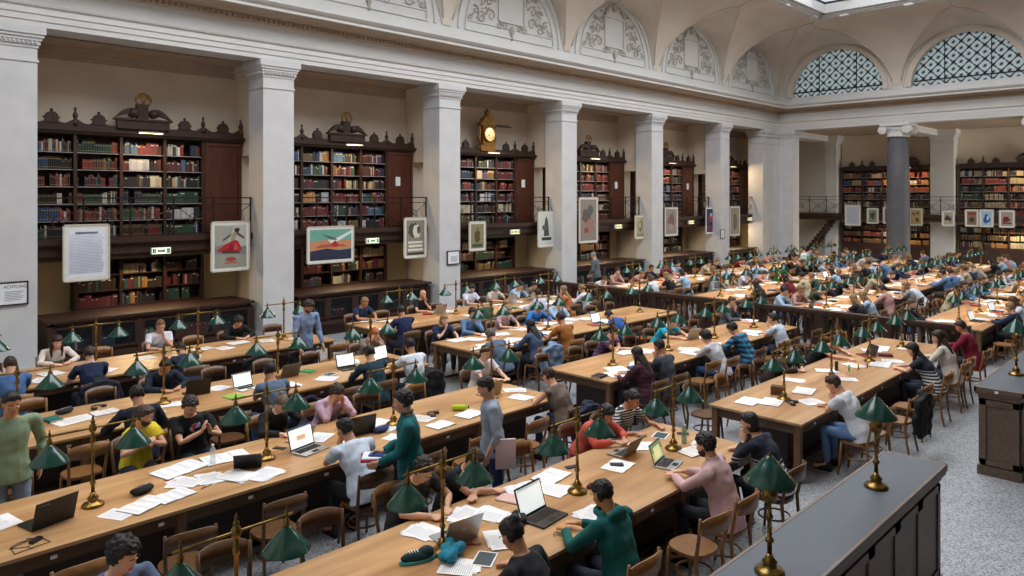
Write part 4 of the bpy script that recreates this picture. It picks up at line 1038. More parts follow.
def cap_limb(m, pts, rr, n=10):
    m.tube(pts, rr, n, 0, True); m.sph(pts[0], rr[0] * .99, 8, 6); m.sph(pts[-1], rr[-1] * .99, 8, 6)
def ik(S, H, l1, l2, pole):
    S = Vector(S); H = Vector(H); d = H - S; L = min(d.length, (l1 + l2) * .995)
    if d.length > L: H = S + d.normalized() * L
    d = (H - S).normalized(); a = (l1 * l1 + L * L - l2 * l2) / (2 * L); h = math.sqrt(max(0, l1 * l1 - a * a))
    p = Vector(pole); p = (p - d * p.dot(d)).normalized()
    return S + d * a + p * h, H
POSES = {  # hand targets (left, right) relative to the seat centre, z absolute
 'write': ((-.13, .50, .815), (.10, .54, .815)), 'type': ((-.09, .56, .84), (.09, .56, .84)), 'read': ((-.24, .52, .815), (.22, .50, .815)),
 'chin': ('chin', (.14, .52, .815)), 'chinR': ((-.14, .54, .815), 'chinR'), 'head': ('cheekL', 'cheekR'), 'cross': ((.10, .48, .82), (-.10, .52, .82)), 'phone': ((-.05, .42, .92), (.06, .42, .92)),
 'reach': ((-.15, .62, .815), (.22, .72, .815)), 'lap': ((-.12, .30, .60), (.12, .30, .60)), 'gest': ((-.04, .38, .90), (.06, .40, .93))}
def skeleton(o):
    st = o.get('stand', False); lean = math.radians(o.get('lean', 16)); tw = math.radians(o.get('twist', 0)); side = math.radians(o.get('side', 0)); k = o.get('k', 1.0)
    S = {}
    pel = Vector((0, 0, .93 * k if st else .555)); up = Vector((math.sin(side), math.sin(lean), math.cos(lean))).normalized()
    up2 = Vector((math.sin(side) * 1.2, math.sin(lean * 1.35), math.cos(lean * 1.35))).normalized()
    sp1 = pel + up * .20 * k; sp2 = sp1 + up2 * .26 * k; nk = sp2 + up2 * .085 * k
    rx = Vector((math.cos(tw), math.sin(tw), 0)); w = o.get('w', .185) * k
    S['pel'], S['sp1'], S['sp2'], S['nk'] = pel, sp1, sp2, nk; S['up'], S['up2'] = up, up2
    S['shL'] = sp2 + up2 * .0 - rx * w; S['shR'] = sp2 + up2 * .0 + rx * w
    hp = math.radians(o.get('pitch', 28)); hy = math.radians(o.get('yaw', 0)) + tw
    fwd = Vector((-math.sin(hy) * math.cos(hp), math.cos(hy) * math.cos(hp), -math.sin(hp)))
    X = Vector((math.cos(hy), math.sin(hy), 0)); Z = X.cross(fwd)
    R = Matrix((X, fwd, Z)).transposed().to_4x4()
    hc = nk + (up2 * .6 + Z * .4).normalized() * .124 * k + fwd * .028
    S['hc'] = hc; S['R'] = Matrix.Translation(hc) @ R; S['k'] = k
    pose = o.get('pose', 'write'); T = o.get('hands') or POSES.get(pose, POSES['write']); hs = []
    for sd, t in ((-1, T[0]), (1, T[1])):
        if isinstance(t, str):
            t = {'chin': Vector((-.02, .10, -.12)), 'chinR': Vector((.02, .10, -.12)), 'cheekL': Vector((-.085, .05, -.07)), 'cheekR': Vector((.085, .05, -.07))}[t]; t = S['R'] @ t; t = t - Vector((0, 0, .06)); pole = (sd * .5, .3, -1)
        elif st: t = pel + Vector(t); pole = (sd * .6, -1, -.2)
        else: t = Vector(t) + Vector((0, (1 - 1) * 0, 0)); pole = (sd * .8, -.25, -.7)
        sh = S['shL'] if sd < 0 else S['shR']; el, h = ik(sh, t, .285 * k, .255 * k, pole)
        if not st and el.z < .80 and el.y > .30: el.z = .82
        hs.append((sh, el, h))
    S['arms'] = hs; L = []
    for sd in (-1, 1):
        hip = pel + Vector((sd * .095, 0, -.02))
        if st:
            ph = o.get('stride', .0) * sd; kn = Vector((sd * .105, ph * .45 + .04, .50 * k)); an = Vector((sd * .11, ph - (.12 if ph < 0 else 0), .085 + (.05 if ph < 0 else 0))); toe = an + Vector((sd * .02, .15, -.05))
        else:
            hip.z = .54; kn = Vector((sd * o.get('knee', .13), .44, .54)); an = Vector((sd * .13, .40 + .08 * sd * o.get('cross', 0), .09)); toe = an + Vector((sd * .02, .15, -.05))
        L.append((hip, kn, an, toe))
    S['legs'] = L; return S
def build_person(o, voxel, shared=None):
    """returns the meshes of a person standing or sitting at the origin and facing +Y"""
    S = skeleton(o); k = S['k']; fem = o.get('fem', False); H = S['R']; out = {}
    b = MB(); g = .92 if fem else 1.0
    # head and face
    b.sph((0, -.012, .018), (.073, .092, .092), 16, 12, 0, H); b.sph((0, .018, -.045), (.056, .068, .072), 14, 10, 0, H)
    b.sph((0, .052, -.088), (.03, .026, .022), 8, 6, 0, H)
    b.add([(-.013, .078, -.028), (.013, .078, -.028), (0, .112, -.026), (0, .085, .022), (0, .07, -.034), (0, .06, .02)], [(0, 2, 3), (1, 3, 2), (0, 4, 2), (1, 2, 4), (0, 3, 5), (1, 5, 3), (0, 5, 4), (1, 4, 5)], 0, False, H)
    for s in (-1, 1):
        b.sph((s * .076, -.005, -.008), (.010, .020, .031), 8, 6, 0, H); b.sph((s * .038, .052, -.022), (.024, .026, .022), 8, 6, 0, H)
    nk0 = S['sp2'] + S['up2'] * .03; cap_limb(b, [nk0, S['nk'], H @ Vector((0, -.02, -.05))], [.068 * g, .060 * g, .058 * g], 12)
    # torso
    tr = [(S['pel'] + S['up'] * -.06, .150, .110, S['up']), (S['pel'] + S['up'] * .04, .158, .112, S['up']), (S['sp1'], .125 * g, .092, S['up']), (S['sp1'].lerp(S['sp2'], .5), .148 * g, .100, S['up2']), (S['sp2'] + S['up2'] * -.03, .158 * g, .098, S['up2']), (S['sp2'] + S['up2'] * .03, .125 * g, .075, S['up2']), (S['nk'] + S['up2'] * -.015, .062, .055, S['up2'])]
    ringloft(b, [(c, rx * k, ry * k, ax) for c, rx, ry, ax in tr])
    for (sh, el, h), sd in zip(S['arms'], (-1, 1)):
        a = .045 * g; cap_limb(b, [sh, sh.lerp(el, .45), el, el.lerp(h, .35), h], [.050 * g, .046 * g, .036 * g, .036 * g, .025 * g])
        hand(b, el, h, sd, S, o, voxel)
    for hip, kn, an, toe in S['legs']: cap_limb(b, [hip, kn, kn.lerp(an, .3), an, toe], [.075, .05, .05, .035, .03], 8)
    out['body'] = remesh(b, voxel, 2)
    # facial features, drawn as small solids set into the face
    if voxel < .013:
        F = []
        for s in (-1, 1):
            F.append(('eye', MB().sph((s * .033, .0755, -.004), (.0115, .007, .0042), 8, 6, 0, H).sph((s * .033, .0805, -.005), (.0055, .003, .004), 6, 4, 1, H), [M_eye, M_pupil]))
            F.append(('eyebrow', MB().tube([(s * .018, .088, .020), (s * .035, .088, .025), (s * .052, .078, .019)], .0036, 5, T=H), M_brow))
        F.append(('mouth', MB().tube([(-.024, .078, -.062), (-.01, .087, -.059), (.01, .087, -.059), (.024, .078, -.062)], .0048, 5, T=H), M_lip))
        out['face'] = F
    # clothes
    c = MB(); e = .013; low = -.10 if not o.get('crop') else .0
    ax = S['up']; top = [(c0, rx + e + (.008 if i in (2, 3) else 0), ry + e + (.012 if i in (2, 3) else 0), a) for i, (c0, rx, ry, a) in enumerate(tr)]
    top[0] = (S['pel'] + S['up'] * low, .182, .148, S['up']); top[1] = (top[1][0], .180, .142, S['up']); top[-2] = (top[-2][0], .150 * g, .092, top[-2][3]); top[-1] = (S['nk'] + S['up2'] * -.022, .084, .072, S['up2'])
    if fem and not o.get('loose'): top[3] = (top[3][0], top[3][1], top[3][2] + .015, top[3][3])
    ringloft(c, [(c0, rx * k, ry * k, a) for c0, rx, ry, a in top])
    sl = o.get('sleeve', 'short')
    for sh, el, h in S['arms']:
        if sl == 'none': cap_limb(c, [S['sp2'].lerp(sh, .75), sh], [.06, .055]); continue
        c.sph(sh, .066 * g, 10, 8)
        if sl == 'short': m1 = sh.lerp(el, .62); c.tube([S['sp2'].lerp(sh, .5), sh, m1], [.07 * g, .066 * g, .064 * g], 12)
        else:
            w2 = h.lerp(el, .12 if sl == 'long' else .55); c.tube([S['sp2'].lerp(sh, .5), sh, sh.lerp(el, .5), el, el.lerp(h, .3), w2], [.07 * g, .066 * g, .06 * g, .055 * g, .051 * g, .042 * g], 12); c.sph(el, .054 * g, 10, 8)
    if o.get('hood'):
        c.sph(S['nk'] - Vector((0, .085, .03)), (.12, .045, .085), 12, 8); c.tube([S['nk'] + Vector((.10 * math.cos(q * PI / 6), .02 + .085 * math.sin(q * PI / 6), -.01)) for q in range(-1, 8)], .03, 8)
    if o.get('collar'): c.tube([S['nk'] + Vector((.068 * math.cos(q * PI / 7), .0 + .062 * math.sin(q * PI / 7), .0 + .012 * abs(q - 3.5) / 3.5)) for q in range(-4, 12)], .014, 6)
    out['shirt'] = remesh(c, max(.012, voxel), 2, (.014, 11))
    t = MB(); ringloft(t, [(S['pel'] + S['up'] * -.09, .155, .122, S['up']), (S['pel'] + S['up'] * .06, .158, .118, S['up'])])
    if not o.get('stand'): t.sph(S['pel'] + Vector((0, .0, -.015)), (.165, .13, .075), 12, 8)
    for hip, kn, an, toe in S['legs']: t.tube([hip, hip.lerp(kn, .5), kn, kn.lerp(an, .35), an + Vector((0, 0, .03))], [.092, .082, .064, .060, .048], 12); t.sph(kn, .064, 10, 8); t.sph(hip, .092, 10, 8)
    out['trousers'] = remesh(t, max(.013, voxel), 2, (.008, 12))
    out['shoes'] = []
    for hip, kn, an, toe in S['legs']:
        s = MB(); d = (toe - an); s.sph(an + Vector((0, .055, -.04)), (.042, .125, .042), 10, 8); s.sph(an + Vector((0, -.01, -.01)), (.04, .05, .06), 8, 6); s.box(an.x - .04, an.x + .04, an.y - .06, an.y + .17, an.z - .088, an.z - .07); out['shoes'].append(s)
    # hair
    st = o.get('hair', 'short'); hm = MB(); amp = {'curly': .022, 'short': .010, 'messy': .018}.get(st, .006)
    def cut(zf, zb, y0=-.1, y1=.1):
        def fn(v):
            tt = min(1, max(0, (v.y - y0) / (y1 - y0))); z = zb + (zf - zb) * tt
            return (v.x, v.y, max(v.z, z))
        return fn
    if st == 'bald': hm = None
    else:
        vol = {'curly': .02, 'messy': .010, 'long': .006, 'longcurly': .014}.get(st, 0)
        fn = cut(.062, -.085, -.09, .06)
        hm.sph((0, -.018, .026), (.082 + vol, .097 + vol, .094 + vol), 18, 14, 0, H, fn)
        hm.sph((0, .030, .076), (.060 + vol * .6, .040, .034 + vol * .4), 12, 8, 0, H); hm.sph((0, -.055, .03), (.072 + vol, .062 + vol, .085 + vol * .5), 12, 8, 0, H)
        for s in (-1, 1): hm.sph((s * .070, -.030, .0), (.014 + vol * .5, .045, .055), 8, 6, 0, H)
        if st in ('long', 'longcurly', 'pony', 'bob'):
            nb = S['nk']; dn = Vector((0, -.04, 0)); bk = H @ Vector((0, -.085, .0)); w = {'long': .085, 'longcurly': .10, 'pony': .03, 'bob': .085}[st]
            if st == 'pony': pts = [H @ Vector((0, -.10, .03)), H @ Vector((0, -.145, .0)), S['sp2'] + Vector((0, -.13, .08)), S['sp2'] + Vector((0, -.14, -.04))]; hm.tube(pts, [.025, .035, .03, .012], 10)
            elif st == 'bob': hm.sph(H @ Vector((0, -.035, -.055)), (.09, .085, .07), 12, 8)
            else:
                hm.tube([H @ Vector((0, -.03, .02)), H @ Vector((0, -.055, -.07)), S['nk'] + Vector((0, -.075, -.02)), S['sp2'] + Vector((0, -.115, -.06)), S['sp2'] + Vector((0, -.12, -.2))], [.085, w, w, w * .95, w * .5], 14, flat=.55)
                for s in (-1, 1): hm.tube([H @ Vector((s * .07, -.01, .03)), H @ Vector((s * .078, .005, -.06)), S['nk'] + Vector((s * .085, .035, -.06)), S['sp2'] + Vector((s * .08, .085, -.09))], [.02, .026, .026, .012], 8)
        if st == 'bun': hm.sph((0, -.085, .085), (.042, .042, .040), 10, 8, 0, H)
        if st == 'lowbun': hm.sph((0, -.115, -.02), (.04, .036, .038), 10, 8, 0, H)
        out['hair'] = remesh(hm, max(.0095, voxel * .8), 1, (amp, 45 if st != 'curly' else 38))
    if o.get('beard'):
        q = MB(); q.sph((0, .024, -.062), (.062, .064, .056), 14, 10, 0, H, lambda v: (v.x, v.y, min(v.z, -.045 if abs(v.x) < .03 else -.02))); out['beard'] = remesh(q, .01, 1, (.005, 60))
    if o.get('glasses'):
        q = MB()
        for s in (-1, 1): q.tube([(s * .033 + .02 * math.cos(2 * PI * i / 12), .096, .016 * math.sin(2 * PI * i / 12)) for i in range(13)], .0022, 5, T=H); q.tube([(s * .053, .094, .004), (s * .078, .02, .004)], .002, 4, T=H)
        q.tube([(-.013, .097, .003), (.013, .097, .003)], .002, 4, T=H); out['glasses'] = q
    if o.get('phones'):
        q = MB(); q.tube([(.086 * math.cos(PI * i / 12), -.01, .012 + .102 * math.sin(PI * i / 12)) for i in range(13)], .008, 6, T=H)
        for s in (-1, 1): q.lathe([(0, -.012), (.03, -.012), (.033, 0), (.028, .014), (0, .014)], (0, 0, 0), 12, 0, H @ Matrix.Translation((s * .088, -.005, .0)) @ Matrix.Rotation(PI / 2, 4, 'Y'))
        out['headphones'] = q
    out['S'] = S
    return out
def hand(b, el, h, sd, S, o, voxel):
    d = (h - el).normalized(); up = Vector((0, 0, 1)); flatp = h.z < .90 and not o.get('stand')
    if h.z > .92 and not o.get('stand') and o.get('pose') in ('head', 'chin', 'chinR') or o.get('pose') == 'gest': fwd = (Vector((0, .15, 1)) * .8 + d * .3).normalized(); nrm = Vector((sd, -.3, 0)).normalized()
    else: fwd = Vector((d.x * .7 - sd * .15, d.y, min(0.0, d.z) * .25)).normalized() if flatp else d; nrm = up if flatp else Vector((sd, 0, 0))
    lat = fwd.cross(nrm).normalized(); nrm = lat.cross(fwd).normalized()
    pc = h + fwd * .045
    T = Matrix((lat, fwd, nrm)).transposed().to_4x4(); T.translation = pc
    b.sph((0, 0, 0), (.040, .052, .016), 12, 8, 0, T)
    curl = o.get('curl', .5)
    for i, L in enumerate((.062, .072, .068, .052)):
        x = -.029 + .0195 * i; r = .0082 if voxel < .013 else .0115
        p0 = T @ Vector((x, .035, 0)); p1 = T @ Vector((x * 1.1, .035 + L * .5, -.004 * curl)); p2 = T @ Vector((x * 1.12, .035 + L * (.95 - .25 * curl), -.03 * curl * (1 + .2 * i)))
        b.tube([p0, p1, p2], [r * 1.05, r, r * .85], 8); b.sph(p2, r * .85, 6, 5)
    tx = -.042 * (1 if sd > 0 else 1) * (-1 if lat.x * sd > 0 else 1)
    p0 = T @ Vector((tx * .6, -.02, -.004)); p1 = T @ Vector((tx * 1.25, .012, -.010)); p2 = T @ Vector((tx * 1.15, .045, -.016))
    b.tube([p0, p1, p2], [.014, .011, .009], 8); b.sph(p2, .009, 6, 5)
SKIN = {'l': '#d9a585', 'm': '#c08a68', 'd': '#8a5a3e', 'p': '#e2b49a', 'o': '#c98d5e'}
NP = 0
def put_person(o, x, y, rz, label, group=None, voxel=.010, z=0, proto=None):
    P = proto or build_person(o, voxel)
    me = P['body']
    if not me.materials: me.materials.append(M_skin)
    b = bpy.data.objects.new('person', me); COL.objects.link(b); b.location = (x, y, z); b.rotation_euler = (0, 0, rz); b.color = srgb(SKIN[o.get('skin', 'l')])
    tag(b, label, 'person', group)
    def ch(name, me, mat, col):
        if isinstance(me, MB): me = me.mesh(name, mat)
        elif not me.materials: me.materials.append(mat if not isinstance(mat, list) else mat[0])
        c = bpy.data.objects.new(name, me); COL.objects.link(c); c.parent = b
        if col: c.color = srgb(col)
        return c
    sm = M_str.get(o.get('pat'), M_cloth)
    c = ch('shirt', P['shirt'], M_cloth, o.get('shirt', '#555555'))
    if sm is not M_cloth:
        c.data = c.data.copy() if proto else c.data; c.data.materials.clear(); c.data.materials.append(sm)
    ch('trousers', P['trousers'], M_cloth, o.get('legs', '#23283a'))
    if 'hair' in P: ch('hair', P['hair'], M_hair, o.get('hc', '#2a1d16'))
    if voxel < .013:
        for s in P['shoes']: ch('shoe', s, M_shoe, o.get('shoe', '#2c2622'))
        for nm, fm, mt in P.get('face', []): ch(nm, fm, mt, None)
    for nm, mt in (('beard', M_hair), ('glasses', M_black), ('headphones', M_black)):
        if nm in P: ch(nm, P[nm], mt, o.get('hc', '#2a1d16'))
    return b
# ---------------------------------------------------------------- who sits where
PEOPLE = [ # row, section, side, x, label, options
 ('A', 0, -1, 3.87, 'person in black t-shirt with dark bun, back to camera, front row', dict(k=1.05, fem=1, hair='bun', hc='#17120f', shirt='#1b1c20', lean=17, pitch=34, pose='read', skin='m', twist=12)),
 ('A', 0, -1, 4.87, 'person in teal hooded sweatshirt typing on a black laptop', dict(k=1.05, hair='short', hc='#14100e', shirt='#0d5f5c', sleeve='long', hood=1, pose='type', lean=13, pitch=26, skin='o')),
 ('A', 0, -1, 6.57, 'bearded person in pale pink shirt using a silver laptop', dict(k=1.05, hair='messy', hc='#1d1512', shirt='#d9b3b4', sleeve='long', collar=1, beard=1, pose='type', lean=15, pitch=18, legs='#171a22', loose=1, w=.205, twist=14)),
 ('A', 0, -1, 7.66, 'person in navy top with white striped hem, hand at chin', dict(k=1.05, fem=1, hair='bob', hc='#1b1310', shirt='#1b2238', pat='striped', sleeve='long', pose='chin', lean=21, pitch=20, yaw=25, legs='#1d2130')),
 ('A', 0, 1, 1.70, 'person with curly dark hair at the bottom left corner', dict(hair='curly', hc='#1b1411', shirt='#5a6a86', pose='write', lean=12, pitch=20, skin='p', yaw=35)),
 ('A', 0, 1, 4.27, 'person in dark brown t-shirt writing, behind silver laptop', dict(hair='messy', hc='#2a1d15', shirt='#2b2523', pose='write', lean=20, pitch=38, skin='l', w=.2, legs='#1e2333', yaw=10)),
 ('A', 0, 1, 4.86, 'person in black t-shirt with arms folded, head behind lamp shade', dict(hair='short', hc='#2c2018', shirt='#191a1c', pose='cross', lean=26, pitch=40, skin='l')),
 ('A', 0, 1, 6.98, 'person in coral jacket wearing black headphones, typing', dict(fem=1, hair='long', hc='#15110f', shirt='#d05a48', sleeve='long', pose='type', lean=26, pitch=34, phones=1, skin='m')),
 ('A', 0, 1, 7.61, 'person in black and white striped t-shirt reading a tablet', dict(fem=1, hair='lowbun', hc='#1a1310', shirt='#222', pat='bw', pose='read', lean=20, pitch=30, skin='m')),
 ('A', 1, -1, 10.14, 'person in white t-shirt with hand on forehead, front row', dict(k=1.05, hair='short', hc='#3b2415', shirt='#d5d9de', pose='chin', lean=23, pitch=38, legs='#5f7fa8', skin='l', yaw=15)),
 ('A', 1, -1, 13.40, 'person with long dark hair in navy striped top, front row', dict(fem=1, hair='long', hc='#1d1310', shirt='#222', pat='striped', pose='write', lean=22, pitch=30, skin='p', yaw=25)),
 ('A', 1, -1, 14.44, 'person with long brown hair and cream blouse, beside maroon shirt', dict(k=1.05, fem=1, hair='long', hc='#2a1a12', shirt='#d9d2c6', sleeve='long', pose='write', lean=13, pitch=24, skin='l', yaw=20)),
 ('A', 1, -1, 15.94, 'person in maroon shirt, last on hall side of front row', dict(k=1.05, hair='short', hc='#241812', shirt='#7d1530', sleeve='long', pose='write', lean=13, pitch=30, skin='m', yaw=20)),
 ('A', 1, 1, 12.04, 'person in dark brown top crouched over papers, front row', dict(fem=1, hair='short', hc='#2c1c14', shirt='#33231c', sleeve='long', pose='write', lean=34, pitch=40, skin='p')),
 ('A', 1, 1, 13.7, 'person in black top reaching across the front row table', dict(hair='short', hc='#17120f', shirt='#15171a', sleeve='none', hands=((-.2, .6, .82), (.3, .8, .82)), lean=36, pitch=20, skin='l')),
 ('B', 0, -1, 4.42, 'person in white t-shirt resting elbows before open laptop', dict(k=1.05, hair='short', hc='#17110f', shirt='#ccd6e4', pose='chin', lean=25, pitch=22, legs='#15171b', w=.2, loose=1, skin='m', yaw=28)),
 ('B', 0, -1, 7.72, 'person in taupe strap top with bare back and shoulders', dict(k=1.05, fem=1, hair='short', hc='#3a251a', shirt='#6e5f55', sleeve='none', pose='write', lean=23, pitch=30, legs='#1c2740', skin='l', crop=1)),
 ('B', 0, 1, 2.97, 'person in yellow t-shirt with receding hair, turned sideways', dict(hair='short', hc='#4b3a2a', shirt='#e6cf2f', pose='phone', lean=14, pitch=22, yaw=20, twist=28, beard=1, back=.35, skin='l')),
 ('B', 0, 1, 3.61, 'person in black printed t-shirt gesturing with both hands', dict(hair='messy', hc='#332820', shirt='#15171b', pose='gest', lean=8, pitch=32, back=.3, skin='l', side=8, print=1)),
 ('B', 0, 1, 4.44, 'person in black cardigan with tied grey-blonde hair', dict(fem=1, hair='bun', hc='#6b5a48', shirt='#17181b', sleeve='long', pose='write', lean=22, pitch=42, skin='p')),
 ('B', 0, 1, 5.21, 'person in pale pink jumper holding head in both hands', dict(hair='messy', hc='#3c2c22', shirt='#c9a9bb', sleeve='long', pose='head', lean=24, pitch=40, skin='l')),
 ('B', 0, 1, 8.04, 'person in white top seated at the end of second row', dict(fem=1, hair='lowbun', hc='#2d1c14', shirt='#dcd2cf', pose='type', lean=12, pitch=22, skin='p', yaw=-10)),
 ('C', 0, -1, 3.20, 'person in navy jumper with dark hair reading a newspaper', dict(k=1.05, hair='short', hc='#17100d', shirt='#161b2c', sleeve='long', pose='read', lean=13, pitch=26, skin='m')),
 ('C', 0, -1, 4.98, 'person in grey-blue t-shirt before an open laptop', dict(k=1.05, hair='short', hc='#1b1512', shirt='#5b6f86', pose='chin', lean=15, pitch=20, skin='m', legs='#39547a')),
 ('C', 0, -1, 6.67, 'person in dark teal jumper typing, third row', dict(k=1.05, hair='short', hc='#1a1310', shirt='#153542', sleeve='long', pose='type', lean=15, pitch=24, skin='l', w=.2)),
 ('C', 0, -1, 7.43, 'person in white t-shirt at the end of third row', dict(k=1.05, hair='short', hc='#15100e', shirt='#dfe5ee', pose='type', lean=11, pitch=26, skin='m', loose=1)),
 ('C', 0, 1, 4.18, 'person in dark navy jumper bent behind a black laptop', dict(hair='short', hc='#17110e', shirt='#1a2436', sleeve='long', pose='write', lean=22, pitch=38, skin='m')),
 ('C', 0, 1, 7.94, 'person with ginger hair holding head, patterned top', dict(fem=1, hair='bob', hc='#b2622c', shirt='#8a7a72', sleeve='short', pose='head', lean=24, pitch=38, skin='p')),
 ('D', 0, -1, 2.44, 'person in blue shirt at the left edge of the picture', dict(k=1.05, hair='short', hc='#3a2a1e', shirt='#4d6f9e', pose='write', lean=9, pitch=26, skin='l')),
 ('D', 0, -1, 3.49, 'person in navy t-shirt with tied brown hair, back turned', dict(k=1.05, fem=1, hair='lowbun', hc='#3a2418', shirt='#1d2a48', pose='write', lean=11, pitch=26, skin='p')),
 ('D', 0, 1, 3.49, 'person in white jumper smiling down beside leftmost pillar', dict(fem=1, hair='long', hc='#2f1a12', shirt='#e6dcd2', sleeve='long', pose='write', lean=20, pitch=28, skin='p')),
 ('D', 0, 1, 5.26, 'person in white t-shirt and glasses holding chin', dict(hair='short', hc='#7b5a3a', shirt='#dfe0ea', pose='chin', lean=12, pitch=16, glasses=1, skin='l')),
 ('D', 0, 1, 6.74, 'person in black jumper writing in front of cabinet', dict(hair='messy', hc='#1d1512', shirt='#131418', sleeve='long', pose='write', lean=24, pitch=40, skin='l')),
 ('D', 0, -1, 5.0, 'person with dark hair slumped in navy patterned coat', dict(hair='short', hc='#1a1411', shirt='#252c45', sleeve='long', pose='cross', lean=36, pitch=36, skin='m')),
 ('D', 1, -1, 9.52, 'person in dark blue t-shirt, back turned, first at table', dict(k=1.05, hair='short', hc='#1b1410', shirt='#16254a', pose='write', lean=11, pitch=26, skin='m', w=.205)),
 ('D', 1, 1, 11.66, 'bald person in black t-shirt holding chin', dict(hair='bald', shirt='#15171c', pose='chin', lean=12, pitch=14, skin='l')),
 ('D', 1, 1, 13.33, 'person in white t-shirt right of the third pillar', dict(hair='messy', hc='#2a1a14', shirt='#dadff0', pose='write', lean=12, pitch=26, skin='p')),
 ('D', 1, 1, 14.17, 'person in cream top beside pink flower-like object', dict(fem=1, hair='bob', hc='#2b1d16', shirt='#cfc8bd', pose='write', lean=20, pitch=28, skin='p')),
 ('D', 1, 1, 15.6, 'person in grey-brown shirt at the clock bay table', dict(hair='short', hc='#2a1e18', shirt='#6c6258', sleeve='long', pose='write', lean=28, pitch=30, skin='l')),
 ('C', 1, -1, 9.47, 'grey-haired person in blue-grey top over spread papers', dict(hair='messy', hc='#6b6257', shirt='#5a6c84', pose='write', lean=28, pitch=36, skin='l')),
 ('C', 1, -1, 10.38, 'person with long dark hair, denim jacket on chair behind', dict(fem=1, hair='long', hc='#1a1311', shirt='#4a5a74', sleeve='long', pose='write', lean=14, pitch=24, skin='m')),
 ('C', 1, -1, 11.29, 'person in rust brown shirt leaning on the third row', dict(k=1.05, hair='short', hc='#2b1f18', shirt='#9a5c22', pose='write', lean=15, pitch=24, legs='#2c4a70', skin='m', w=.2)),
 ('C', 1, -1, 13.30, 'person in bright blue t-shirt with head on arms', dict(k=1.05, hair='short', hc='#1a1412', shirt='#1f55a8', pose='cross', lean=39, pitch=50, skin='m')),
 ('C', 1, 1, 11.52, 'person with blond hair and purple scarf, third row', dict(fem=1, hair='bob', hc='#8a7058', shirt='#b79aa0', pose='write', lean=20, pitch=30, skin='p')),
 ('C', 1, 1, 12.51, 'person in vivid blue shirt facing camera, third row', dict(hair='short', hc='#1d1612', shirt='#2c7fd0', sleeve='long', pose='read', lean=24, pitch=36, skin='m')),
 ('D', 1, -1, 13.85, 'person in lilac-white shirt seen from behind, fourth row', dict(hair='short', hc='#221812', shirt='#c3c8dc', sleeve='long', pose='write', lean=12, pitch=20, skin='l')),
 ('D', 1, -1, 14.9, 'person with blond hair and orange top, hand raised', dict(fem=1, hair='long', hc='#8c7452', shirt='#c87a42', pose='chin', lean=14, pitch=16, skin='p', twist=40)),
 ('B', 1, -1, 9.69, 'person with long brown hair in maroon plaid shirt', dict(fem=1, hair='long', hc='#241710', shirt='#5e1c2c', pat='plaid_red', sleeve='long', pose='write', lean=14, pitch=30, skin='l')),
 ('B', 1, -1, 10.26, 'person in charcoal t-shirt with hand on face, second row', dict(k=1.05, hair='short', hc='#17120f', shirt='#454b55', pose='chin', lean=11, pitch=24, legs='#35558a', skin='m')),
 ('B', 1, -1, 12.00, 'person in light grey blouse with dark bob, second row', dict(fem=1, hair='curly', hc='#1a1210', shirt='#c4c4cc', sleeve='34', pose='chin', lean=24, pitch=30, legs='#2f4f80', skin='l')),
 ('B', 1, -1, 13.06, 'person in blue plaid shirt leaning over second row', dict(k=1.05, hair='messy', hc='#17110f', shirt='#2f9ac0', pat='plaid_blue', sleeve='long', pose='write', lean=25, pitch=40, legs='#22406e', skin='m', w=.205)),
 ('B', 1, -1, 14.53, 'person in white t-shirt, last on hall side, second row', dict(hair='short', hc='#2a1c15', shirt='#ccd8e8', pose='chin', lean=18, pitch=14, skin='l', yaw=10)),
 ('B', 1, 1, 11.24, 'person in purple plaid shirt, shelf side, second row', dict(hair='short', hc='#201714', shirt='#6a4a76', pat='plaid_purple', pose='cross', lean=24, pitch=38, skin='l')),
 ('B', 1, 1, 13.18, 'person in cyan t-shirt leaning low over papers', dict(hair='short', hc='#1b2f2c', shirt='#22a5c4', pose='reach', lean=30, pitch=34, skin='l')),
 ('B', 1, 1, 16.06, 'person in grey blazer resting cheek on hand', dict(fem=1, hair='short', hc='#4a3526', shirt='#5a5e64', sleeve='long', pose='chin', lean=12, pitch=14, skin='p', glasses=1)),
 ('D', 1, -1, 12.0, 'person in green top at clock bay table, back turned', dict(hair='short', hc='#2a1d16', shirt='#35523a', pose='write', lean=18, pitch=28, skin='l')),
]
FORCE_EMPTY = []
FAR = []
for r, s, side, x, lab, o in PEOPLE: OCC[(r, s, side, seat_of(s, x))] = x; BACK[(r, s, side, seat_of(s, x))] = o.get('back', 0)
SHN = [('#d8dce4', 'white'), ('#1b1d22', 'black'), ('#22304f', 'navy'), ('#5f82ab', 'blue'), ('#8e9298', 'grey'), ('#b98f86', 'pink'), ('#7a1f2a', 'dark-red'), ('#2f7a4a', 'green'), ('#c6b795', 'beige'), ('#a9c4dd', 'pale-blue'), ('#3e4a3a', 'olive'), ('#c56a3a', 'orange')]
SHW = [6, 5, 4, 5, 3, 4, 1, 1, 3, 4, 1, 1]
HCN = [('#1a1310', 'black'), ('#2f1f16', 'dark-brown'), ('#5a3e28', 'brown'), ('#94744c', 'blond')]
PROTO = []
for q in (dict(hair='short', pose='write', lean=18, pitch=30), dict(hair='messy', pose='chin', lean=14, pitch=18, sleeve='long'), dict(fem=1, hair='long', pose='write', lean=20, pitch=30), dict(fem=1, hair='lowbun', pose='read', lean=16, pitch=26, sleeve='long'),
          dict(hair='short', pose='cross', lean=34, pitch=38), dict(fem=1, hair='bob', pose='chinR', lean=16, pitch=18), dict(hair='short', pose='type', lean=12, pitch=24, sleeve='long'), dict(fem=1, hair='bun', pose='head', lean=24, pitch=34, sleeve='long')):
    PROTO.append((q, build_person(q, .017)))
fr = random.Random(21)
FARP = []
